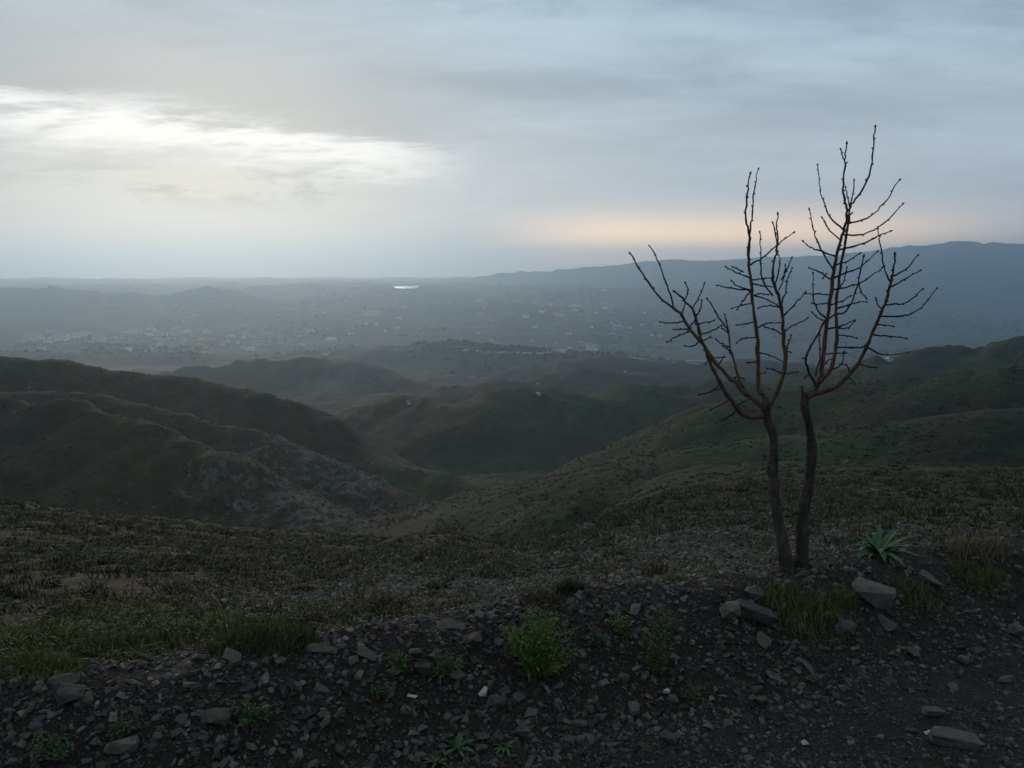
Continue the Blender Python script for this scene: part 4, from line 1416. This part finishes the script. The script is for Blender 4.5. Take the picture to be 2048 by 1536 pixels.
def buds_on(acc, Q, q, step=.055, tip=True, size=.011):
    d = np.r_[0, np.cumsum(np.linalg.norm(np.diff(Q, axis=0), axis=1))]
    s = step * R.uniform(.5, 1); sgn = 1
    while s < d[-1] - .01:
        p = np.array([np.interp(s, d, Q[:, k]) for k in range(3)])
        i = min(len(Q) - 2, int(np.searchsorted(d, s)) - 1); i = max(i, 0)
        T = Q[i + 1] - Q[i]; T = T / (np.linalg.norm(T) + 1e-9)
        sgn = -sgn
        side = np.cross(T, (0, 1, 0)) * sgn + np.array((0, R.uniform(-.5, .5), 0))
        rr = np.interp(s, d, q)
        bud_at(acc, p + side / np.linalg.norm(side) * rr * .7, T * .9 + side * .7, size * R.uniform(.7, 1.0))
        s += step * R.uniform(.7, 1.4)
    if tip:
        bud_at(acc, Q[-1], Q[-1] - Q[-2], size * 1.35)


LIMBS = []


def limb(pts, w0, w1, ya, yb, twigs, mat=None, name='limb', budfrom=.55):
    n = len(pts)
    f = np.linspace(0, 1, n)
    W = w0 * (1 - f) + w1 * f
    ys = ya + (yb - ya) * f ** 1.2
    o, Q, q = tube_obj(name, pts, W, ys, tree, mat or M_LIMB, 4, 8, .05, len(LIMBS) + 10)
    LIMBS.append(o)
    dens_p = np.array(pts); acc = []
    k0 = int(len(Q) * budfrom)
    if w1 < 6: buds_on(acc, Q[k0:], q[k0:], .06, True, .009)
    # fine samples of the limb in picture space to root the twigs on
    fs = np.linspace(0, 1, 200)
    sx, sy, syy, sw = (np.interp(fs, f, v) for v in (dens_p[:, 0], dens_p[:, 1], ys, W))
    for tw in twigs:
        p0 = tw[0]
        k = int(np.argmin((sx - p0[0]) ** 2 + (sy - p0[1]) ** 2))
        y0 = syy[k]
        L = sum(math.dist(a, b) for a, b in zip(tw[:-1], tw[1:])) / F * y0
        yt = y0 + R.choice((-1, 1)) * R.uniform(.15, .6) * L
        m = len(tw)
        p0 = ((p0[0] + sx[k]) / 2, (p0[1] + sy[k]) / 2)
        pts_t = [p0] + list(tw[1:])
        g = np.linspace(0, 1, m)
        wt_ = (4.7 if L > .12 else 4.0) * (1 - g) + (2.3 if L > .12 else 2.7) * g
        t_, Qt, qt = tube_obj('twig', pts_t, wt_, y0 + (yt - y0) * g, o, M_TWIG, 4, 6, .05, R.randrange(999))
        acc2 = []
        buds_on(acc, Qt[max(1, len(Qt) // 6):], qt[max(1, len(Qt) // 6):], .052 if L > .1 else .045, True, .0075)
    if acc:
        bo = link('bud', np_mesh('bud', np.concatenate([a[0] for a in acc]), np.concatenate([a[1] for a in acc]), M_BUD, True), o)
        bo['kind'] = 'stuff'
    return o


Z = lambda *a: [z1(*p) for p in a]
forkA, forkB = (1531.8, 812), (1611, 794)
# left stem
limb([(1531, 829), (1516, 834)] + [z2(310, 315), z2(260, 270), z2(210, 200), z2(175, 150), z2(140, 80)] + Z((640, 1430), (600, 1350), (575, 1280), (548, 1215), (520, 1110), (495, 1040), (455, 1000), (410, 955)), 15, 4.5, YA, YA - .25,
     [Z((600, 1310), (660, 1305)), Z((645, 1450), (600, 1490), (540, 1505)), [z2(190, 215), z2(130, 250), z2(80, 275)], [z2(250, 290), z2(190, 330), z2(125, 365)], [z2(140, 130), z2(60, 155), z2(0, 172)], [z2(265, 240), z2(330, 210)],
      Z((545, 1185), (600, 1165), (652, 1138)), Z((520, 1130), (560, 1120), (605, 1112)), Z((495, 1042), (525, 1000), (560, 918)), Z((512, 1090), (540, 1050), (546, 1008)), Z((505, 1110), (485, 1140), (475, 1160)), Z((455, 1000), (470, 975), (474, 940), (468, 912))])
limb([(1530, 822), (1515, 805)] + [z2(300, 150), z2(240, 70)] + Z((700, 1420), (610, 1320), (560, 1240), (480, 1150), (430, 1070), (340, 1000), (260, 900), (200, 810), (167, 748)), 14, 3.2, YA, YA + .28,
     [Z((440, 1117), (390, 1122), (335, 1118)), Z((480, 1175), (420, 1190), (368, 1222)), Z((470, 1160), (405, 1155)), Z((525, 1230), (500, 1247), (465, 1245)), Z((545, 1218), (575, 1210), (595, 1193)), Z((400, 1045), (375, 960), (350, 890), (315, 790), (288, 735), (270, 710)),
      Z((440, 1085), (450, 1040), (460, 1015)), Z((640, 1345), (655, 1325), (662, 1310)), Z((600, 1310), (570, 1335)), Z((700, 1420), (740, 1410), (768, 1418))])
limb(Z((790, 1500), (752, 1430), (725, 1340), (703, 1245), (690, 1160), (640, 1090), (605, 1030), (583, 1000)), 7, 3, YA + .05, YA + .2,
     [Z((690, 1165), (682, 1120), (676, 1083)), Z((705, 1255), (660, 1235), (630, 1215)), Z((720, 1300), (690, 1265), (670, 1250)), Z((690, 1175), (660, 1150))])
limb([(1532, 815), (1527, 790)] + Z((862, 1490), (850, 1400), (850, 1280), (843, 1160), (828, 1060), (818, 950), (810, 870), (800, 780), (806, 680), (803, 630), (787, 570), (790, 460), (798, 380), (808, 322)), 12, 3.2, YA, YA + .06,
     [Z((806, 650), (818, 560), (828, 440), (838, 370), (848, 300)), Z((820, 805), (880, 765), (940, 715), (1000, 665), (1045, 635)), Z((805, 880), (740, 850), (685, 822)), Z((740, 850), (720, 820)), Z((800, 945), (740, 920), (710, 895)), Z((810, 948), (720, 935), (675, 930), (640, 915)),
      Z((815, 1015), (770, 1025), (720, 1040)), Z((805, 950), (770, 1000), (745, 1042)), Z((830, 1115), (790, 1125), (745, 1130)), Z((838, 1200), (770, 1205), (740, 1225)), Z((818, 890), (870, 882), (915, 880)), Z((825, 908), (880, 922), (935, 925)), Z((830, 975), (865, 963), (905, 968)),
      Z((835, 970), (900, 995), (960, 1030)), Z((845, 1150), (900, 1122), (960, 1122)), Z((845, 1280), (900, 1290), (980, 1325)), Z((848, 1330), (800, 1335)), Z((852, 1400), (880, 1390))])
limb([(1534, 812), (1546, 800)] + Z((975, 1440), (1000, 1330), (990, 1200), (985, 1100), (975, 1030), (960, 970), (940, 920), (930, 880), (936, 800), (952, 730), (960, 660), (950, 600), (962, 540)), 12, 3, YA, YA - .12,
     [Z((952, 700), (945, 640), (933, 588)), Z((975, 1030), (1000, 950), (1012, 880), (1035, 830)), Z((1012, 880), (1018, 810), (1030, 772)), Z((945, 925), (958, 860), (970, 790), (958, 745)), Z((975, 940), (990, 880), (998, 815)), Z((905, 985), (880, 900), (866, 820), (865, 720), (866, 635)),
      Z((980, 1185), (930, 1155), (880, 1140)), Z((1000, 1165), (1050, 1130), (1115, 1100)), Z((1000, 1080), (1050, 1020), (1105, 958)), Z((970, 1040), (910, 1028), (860, 1037)), Z((995, 1275), (1020, 1275)), Z((985, 1395), (930, 1370), (905, 1368)), Z((990, 1400), (1060, 1385)), Z((1000, 1300), (1012, 1240), (1030, 1195))])
# right stem
limb([(1611, 800), (1620, 786)] + Z((1165, 1470), (1188, 1400), (1205, 1290), (1215, 1180), (1230, 1080), (1245, 960), (1260, 850), (1275, 760), (1297, 670), (1325, 590), (1330, 530), (1322, 470), (1312, 400), (1315, 300), (1320, 225), (1330, 162)), 13, 3.2, YB, YB - .05,
     [Z((1305, 615), (1240, 550), (1210, 480), (1185, 400), (1175, 275)), Z((1288, 672), (1240, 625), (1200, 556)), Z((1270, 760), (1190, 735), (1130, 710), (1100, 686)), Z((1258, 840), (1200, 740), (1160, 650), (1145, 580), (1133, 512)), Z((1250, 890), (1190, 850), (1135, 828)), Z((1190, 850), (1205, 872)),
      Z((1240, 970), (1180, 965), (1112, 963)), Z((1235, 1010), (1195, 1018), (1150, 1020)), Z((1215, 1095), (1165, 1040), (1148, 950), (1152, 860)), Z((1210, 1105), (1175, 1095), (1150, 1072)), Z((1332, 585), (1400, 570), (1480, 530), (1550, 455), (1608, 355)), Z((1322, 650), (1420, 640), (1530, 585), (1630, 485)),
      Z((1300, 728), (1430, 690), (1500, 650), (1560, 628)), Z((1275, 810), (1340, 785), (1395, 750)), Z((1268, 880), (1400, 820), (1490, 740)), Z((1262, 945), (1390, 910), (1470, 860), (1520, 828)), Z((1248, 1025), (1300, 1005), (1345, 975)), Z((1225, 1155), (1310, 1135), (1365, 1108)), Z((1318, 250), (1305, 215), (1298, 190)), Z((1210, 1290), (1260, 1285), (1320, 1285)), Z((1185, 1400), (1220, 1330), (1255, 1310))])
limb(Z((1185, 1440), (1240, 1380), (1268, 1280), (1276, 1150), (1270, 1050), (1280, 950), (1292, 850), (1310, 740), (1330, 640), (1342, 560), (1348, 495), (1390, 440), (1440, 350), (1465, 250), (1475, 150), (1482, 72)), 10, 3, YB - .02, YB + .15,
     [Z((1346, 490), (1365, 420), (1370, 355)), Z((1340, 545), (1352, 535)), Z((1275, 1045), (1370, 1015), (1430, 1005)), Z((1278, 1190), (1330, 1190), (1380, 1200)), Z((1270, 1255), (1340, 1252), (1432, 1255)), Z((1280, 940), (1310, 905), (1330, 830)), Z((1345, 500), (1335, 440), (1325, 395)), Z((1245, 1375), (1300, 1345), (1315, 1285)), Z((1278, 1150), (1330, 1150), (1370, 1115))])
limb([(1611, 797), (1628, 788)] + Z((1200, 1493), (1280, 1460), (1350, 1390), (1410, 1310), (1450, 1220), (1490, 1120), (1525, 1040), (1555, 950), (1575, 870), (1585, 810), (1588, 755)), 14, 4, YB, YB - .22,
     [Z((1558, 895), (1530, 820), (1510, 690), (1497, 618)), Z((1580, 870), (1650, 830), (1705, 765)), Z((1565, 930), (1650, 880), (1722, 840)), Z((1535, 1025), (1640, 1015), (1690, 985), (1735, 943)), Z((1515, 1088), (1640, 1080), (1730, 1040), (1812, 940)), Z((1520, 1050), (1500, 1025), (1485, 995)), Z((1495, 1130), (1540, 1132), (1578, 1140)),
      Z((1475, 1185), (1560, 1195), (1642, 1200)), Z((1450, 1258), (1540, 1295), (1650, 1280)), Z((1400, 1340), (1440, 1355), (1478, 1360)), Z((1440, 1240), (1390, 1255), (1330, 1255)), Z((1330, 1410), (1360, 1430), (1375, 1445)), Z((1350, 1390), (1330, 1350), (1300, 1345))])
limb(Z((1165, 1462), (1130, 1390), (1110, 1330), (1120, 1280), (1165, 1205), (1205, 1120), (1255, 1085), (1320, 1060), (1360, 1000), (1395, 890), (1420, 768)), 7, 3, YB - .04, YB - .3,
     [Z((1180, 1400), (1188, 1290), (1180, 1190), (1212, 1118)), Z((1112, 1320), (1095, 1310)), Z((1392, 890), (1410, 960), (1432, 978)), Z((1130, 1390), (1110, 1410))], M_TWIG)


# ------------------------------------------------------------------ green plants and tufts
def plant_leaf(L, W, droop, rise, fold=.25, lobed=False, seed=0):
    """one leaf of its own: a folded blade bending outwards along +x"""
    g = np.random.default_rng(seed)
    n = 8
    Vv, Fl = [], []
    for i in range(n + 1):
        f = i / n
        x = L * f * math.cos(rise) * (1 - .12 * droop * f)
        z = L * (f * math.sin(rise) - droop * f * f * .7)
        w = W * (math.sin(math.pi * min(1, f * .93 + .07)) ** .8) * (1 - .35 * f) + W * .06
        if lobed: w *= (.62 if i % 2 else 1.15) * g.uniform(.85, 1.1)
        wob = g.uniform(-.03, .03) * L
        Vv += [(x, -w / 2, z + w * fold + wob * .3), (x, 0, z), (x, w / 2, z + w * fold - wob * .3)]
    for i in range(n):
        a = i * 3
        Fl += [(a, a + 3, a + 4, a + 1), (a + 1, a + 4, a + 5, a + 2)]
    return Vv, Fl


M_BROAD = simple('broad_leaf', (.042, .105, .026), .55, .35, 25, .35)
M_ROS = simple('rosette_leaf', (.042, .092, .026), .55, .35, 40, .35)
M_WEED = leaf_mat('weed_leaf', (.050, .100, .016), (.090, .160, .028), (.16, .21, .045))
M_WEED2 = leaf_mat('dull_weed_leaf', (.036, .062, .022), (.066, .100, .036), (.105, .135, .055))
M_STEM = simple('weed_stem', (.060, .085, .035), .8, .25, 30)
M_DRYS = simple('dry_stalk', (.13, .105, .065), .9, .25, 30)


def rosette(px, py, wpx, n, label, mat, name='leafy_plant', lobed=False, up=.5, wr=.22, cat='plant'):
    p = hit(px, py)
    dist = (p - Vector((0, 0, EYE))).length
    rad_ = wpx / 2 * dist / F
    o = empty(name, p); tag(o, label, cat)
    for i in range(n):
        L = rad_ * R.uniform(.75, 1.12)
        Vl, Fl = plant_leaf(L, L * wr * R.uniform(.8, 1.2), R.uniform(.3, .8), up * R.uniform(.5, 1.3), .22, lobed, R.randrange(9999))
        me = poly_mesh('leaf', Vl, Fl, [mat])
        me.polygons.foreach_set('use_smooth', [True] * len(Fl))
        q = link('leaf', me, o)
        q.rotation_euler = (R.gauss(0, .15), 0, i / n * 2 * math.pi + R.uniform(-.35, .35))
        q.location = (0, 0, .004)
    return o


rosette(1755, 1110, 160, 24, 'bright green plant with broad arching leaves just behind the bank crest', M_BROAD, 'broad_leaved_plant', False, .72, .17)
rosette(915, 1502, 84, 15, 'green leaf rosette at the bottom edge left of the smaller rosette', M_ROS, 'leaf_rosette', True, .65, .26)
rosette(1010, 1497, 64, 12, 'smaller green leaf rosette right of the larger one at bottom edge', M_ROS, 'leaf_rosette', True, .45, .25)
rosette(872, 1530, 66, 12, 'leaf rosette cut by the bottom edge below the larger rosette', M_ROS, 'leaf_rosette', True, .7, .22)
rosette(1133, 1474, 34, 8, 'little leaf rosette on the gravel right of the smaller rosette', M_ROS, 'leaf_rosette', True, .6, .2)
rosette(1785, 1311, 22, 6, 'tiny yellow-green seedling beside the triangular blue-grey slate', M_WEED and M_BROAD, 'seedling', False, .4, .5)
rosette(1590, 1360, 22, 6, 'tiny green seedling at the foot of the bank below the tree', M_BROAD, 'seedling', False, .4, .5)
rosette(1410, 1403, 34, 8, 'thin-leaved green seedling at the road edge right of the upright weed', M_ROS, 'seedling', False, .4, .16)


def bushy(px, py, wpx, hpx, nst, label, mat, name='bushy_weed', leaf=(.018, .004), dens=70, tall=.25, cat='weed', fan=.95):
    p = hit(px, py)
    dist = (p - Vector((0, 0, EYE))).length
    w, h = wpx * dist / F, hpx * dist / F
    o = empty(name, p); tag(o, label, cat)
    SV, SF, off = [], [], 0
    LB, LD, LL = [], [], []
    for i in range(nst):
        a = R.uniform(0, 2 * math.pi); f = math.sqrt(R.random())
        out = np.array((math.cos(a), math.sin(a) * .8, 0)) * f * w * .5
        hh = h * (R.uniform(.72, 1.0) if R.random() < tall else R.uniform(.35, .72)) * (1 - .35 * f * f * fan)
        b0 = np.array((math.cos(a), math.sin(a), 0)) * f * w * .10
        P = np.array([b0, b0 + (out - b0) * .38 + (0, 0, hh * .42), b0 + (out - b0) * .75 + (R.gauss(0, .01), R.gauss(0, .01), hh * .78), out + (R.gauss(0, .012), 0, hh)])
        Q, q = smooth_line(P, [.0022, .0018, .0014, .0008], 3)
        tv, tf = tube(Q, q, 4)
        SV.append(tv); SF.append(tf + off); off += len(tv)
        d = np.linspace(.08, 1, dens)
        for t in d:
            k = t * (len(Q) - 1); i0_ = min(int(k), len(Q) - 2)
            c = Q[i0_] + (Q[i0_ + 1] - Q[i0_]) * (k - i0_)
            T = Q[i0_ + 1] - Q[i0_]; T = T / np.linalg.norm(T)
            dv = np.array((R.gauss(0, 1), R.gauss(0, 1), R.gauss(.15, .6))); dv /= np.linalg.norm(dv)
            dv = dv + T * .55; dv /= np.linalg.norm(dv)
            LB.append(c + dv * R.uniform(0, .012)); LD.append(dv); LL.append(leaf[0] * R.uniform(.55, 1.25) * (1.1 - .5 * t))
    link('stem', np_mesh('stem', np.concatenate(SV), np.concatenate(SF), M_STEM, True), o)['kind'] = 'stuff'
    LB, LD, LL = np.array(LB), np.array(LD), np.array(LL)[:, None]
    S_ = np.cross(LD, rng.normal(0, 1, LD.shape)); S_ /= np.linalg.norm(S_, axis=1, keepdims=True)
    wd = leaf[1] * (LL / leaf[0])
    Vv = np.stack([LB, LB + LD * LL * .5 - S_ * wd, LB + LD * LL * .5 + S_ * wd, LB + LD * LL + (0, 0, -.002)], 1).reshape(-1, 3)
    Ff = (np.array([(0, 1, 2), (1, 3, 2)])[None] + (np.arange(len(LB)) * 4)[:, None, None]).reshape(-1, 3)
    link('foliage', np_mesh('foliage', Vv, Ff, mat, False), o)['kind'] = 'stuff'
    return o


bushy(1080, 1352, 146, 142, 90, 'bushy bright green weed with feathery leaves growing from the bank in centre', M_WEED, dens=40, leaf=(.027, .0030), tall=.42, fan=.7)
bushy(1313, 1352, 74, 150, 22, 'thin upright green weed on the bank right of the bushy one', M_WEED2, 'upright_weed', dens=26, tall=.35)
bushy(885, 1352, 66, 60, 18, 'low green weed on the bank left of the bushy one', M_WEED2, 'small_weed', dens=26)
bushy(800, 1340, 50, 44, 12, 'small weed further left of the low green one', M_WEED2, 'small_weed', dens=22)
bushy(1240, 1270, 40, 50, 10, 'small green weed high on the bank right of the bushy one', M_WEED, 'small_weed', dens=24)
bushy(1190, 1290, 44, 46, 10, 'thin weed touching the upper right of the bushy one', M_WEED2, 'small_weed', dens=20)
bushy(500, 1445, 90, 62, 20, 'pale green weed beside the square greenish stone on left', M_WEED2, 'small_weed', dens=24)
bushy(110, 1520, 80, 70, 16, 'sprawling weed in the bottom left corner', M_WEED2, 'small_weed', dens=24)
bushy(240, 1480, 60, 52, 12, 'small weed above the long whitish stone at bottom left', M_WEED2, 'small_weed', dens=22)
bushy(1340, 1270, 60, 60, 10, 'sparse grey-green weed behind the thin upright weed', M_WEED2, 'small_weed', dens=18)
bushy(770, 1390, 60, 44, 10, 'sparse yellowish weed above the flat white stone', M_WEED2, 'small_weed', dens=18)
bushy(1380, 1400, 50, 34, 8, 'sparse weed at the foot of the bank below the tree', M_WEED2, 'small_weed', dens=18)


def tuft(px, py, wpx, hpx, n, label, mat, name='grass_tuft', cat='grass tuft', wd=.004, lean=(.1, .8), stalk=False):
    p = hit(px, py)
    if p is None: return
    dist = (p - Vector((0, 0, EYE))).length
    w, h = wpx * dist / F, hpx * dist / F
    k = max(1.0, dist / 4.5)
    a = rng.uniform(0, 2 * math.pi, n); f = np.sqrt(rng.uniform(0, 1, n)) * w * .5
    X, Yv = p.x + np.cos(a) * f, p.y + np.sin(a) * f * .6
    Zv = H(X, Yv)
    hh = h * rng.uniform(.45, 1.1, n) * (1 - .4 * (f / (w * .5)) ** 2)
    Vv, Ff = blades(X - p.x, Yv - p.y, Zv - p.z - .01, hh, wd * k * rng.uniform(.7, 1.3, n), rng.uniform(lean[0], lean[1], n))
    o = link(name, np_mesh(name, Vv, Ff, mat, False))
    o.location = p
    return tag(o, label, cat)


tuft(1610, 1235, 190, 62, 520, 'long green grass tuft left of the large pale block', M_GRASS)
tuft(1690, 1212, 44, 60, 90, 'green grass growing against the left side of the pale block', M_GRASS)
tuft(1830, 1195, 110, 40, 220, 'thin grass tuft right of the large pale block', M_GRASS)
tuft(1960, 1165, 110, 46, 260, 'sparse grass on the bank at right below the dry tuft', M_GRASS)
tuft(1955, 1100, 110, 42, 420, 'tan dry grass tuft on the bank crest at far right', M_TANG, lean=(.1, .9))
tuft(1345, 1163, 60, 24, 200, 'bright green grass patch on the crest left of the tree', M_GRASS)
tuft(1310, 1150, 60, 60, 90, 'pale dry stalks sprouting just left of the bright grass patch', M_DRYG, lean=(.05, .5))
tuft(1480, 1232, 40, 30, 60, 'few grass blades on the pale greenish stone', M_GRASS)
tuft(520, 1288, 215, 62, 1300, 'broad low olive shrub behind the crest, largest left of centre', M_OLIVE, 'low_shrub', 'shrub')
tuft(235, 1318, 160, 64, 1000, 'low brownish-green shrub behind the crest at left', M_OLIVE, 'low_shrub', 'shrub')
tuft(775, 1222, 90, 48, 560, 'rusty brown dry tuft behind the bank left of bushy weed', M_DRYG)
tuft(1140, 1184, 54, 40, 400, 'very dark small bush on the stony ground behind the bank', M_SCRUB, 'low_shrub', 'shrub')
tuft(840, 1124, 22, 22, 160, 'single dark bush on the edge of the drop in centre', M_SCRUB, 'low_shrub', 'shrub')
tuft(990, 1160, 50, 26, 260, 'dark green cushion among pale rocks in centre', M_OLIVE, 'low_shrub', 'shrub')
tuft(870, 1180, 70, 28, 300, 'olive tuft on the stony ground left of the rocks', M_OLIVE)
tuft(1085, 1200, 90, 30, 320, 'tan dry grass right behind the crest above bushy weed', M_DRYG)
tuft(395, 1240, 60, 34, 300, 'dark olive clump above the broad low shrub', M_OLIVE, 'low_shrub', 'shrub')
tuft(130, 1235, 70, 34, 300, 'brown clump on the left slope above the brownish shrub', M_DRYG)
tuft(110, 1130, 50, 22, 260, 'dark clump high on the left slope near the picture edge', M_SCRUB, 'low_shrub', 'shrub')
tuft(380, 1125, 50, 22, 260, 'dark clump high on the left slope further in', M_SCRUB, 'low_shrub', 'shrub')
tuft(600, 1185, 56, 26, 260, 'brownish clump beside pale rubble left of centre', M_DRYG)
tuft(1588, 1136, 22, 46, 60, 'yellowish grass blades between the two stems of the bare tree', M_GRASS)
tuft(60, 1335, 200, 40, 900, 'yellow-green grass strip behind the crest at left edge', M_GRASS)
tuft(330, 1300, 190, 34, 700, 'yellow-green grass strip between the two low shrubs', M_GRASS)
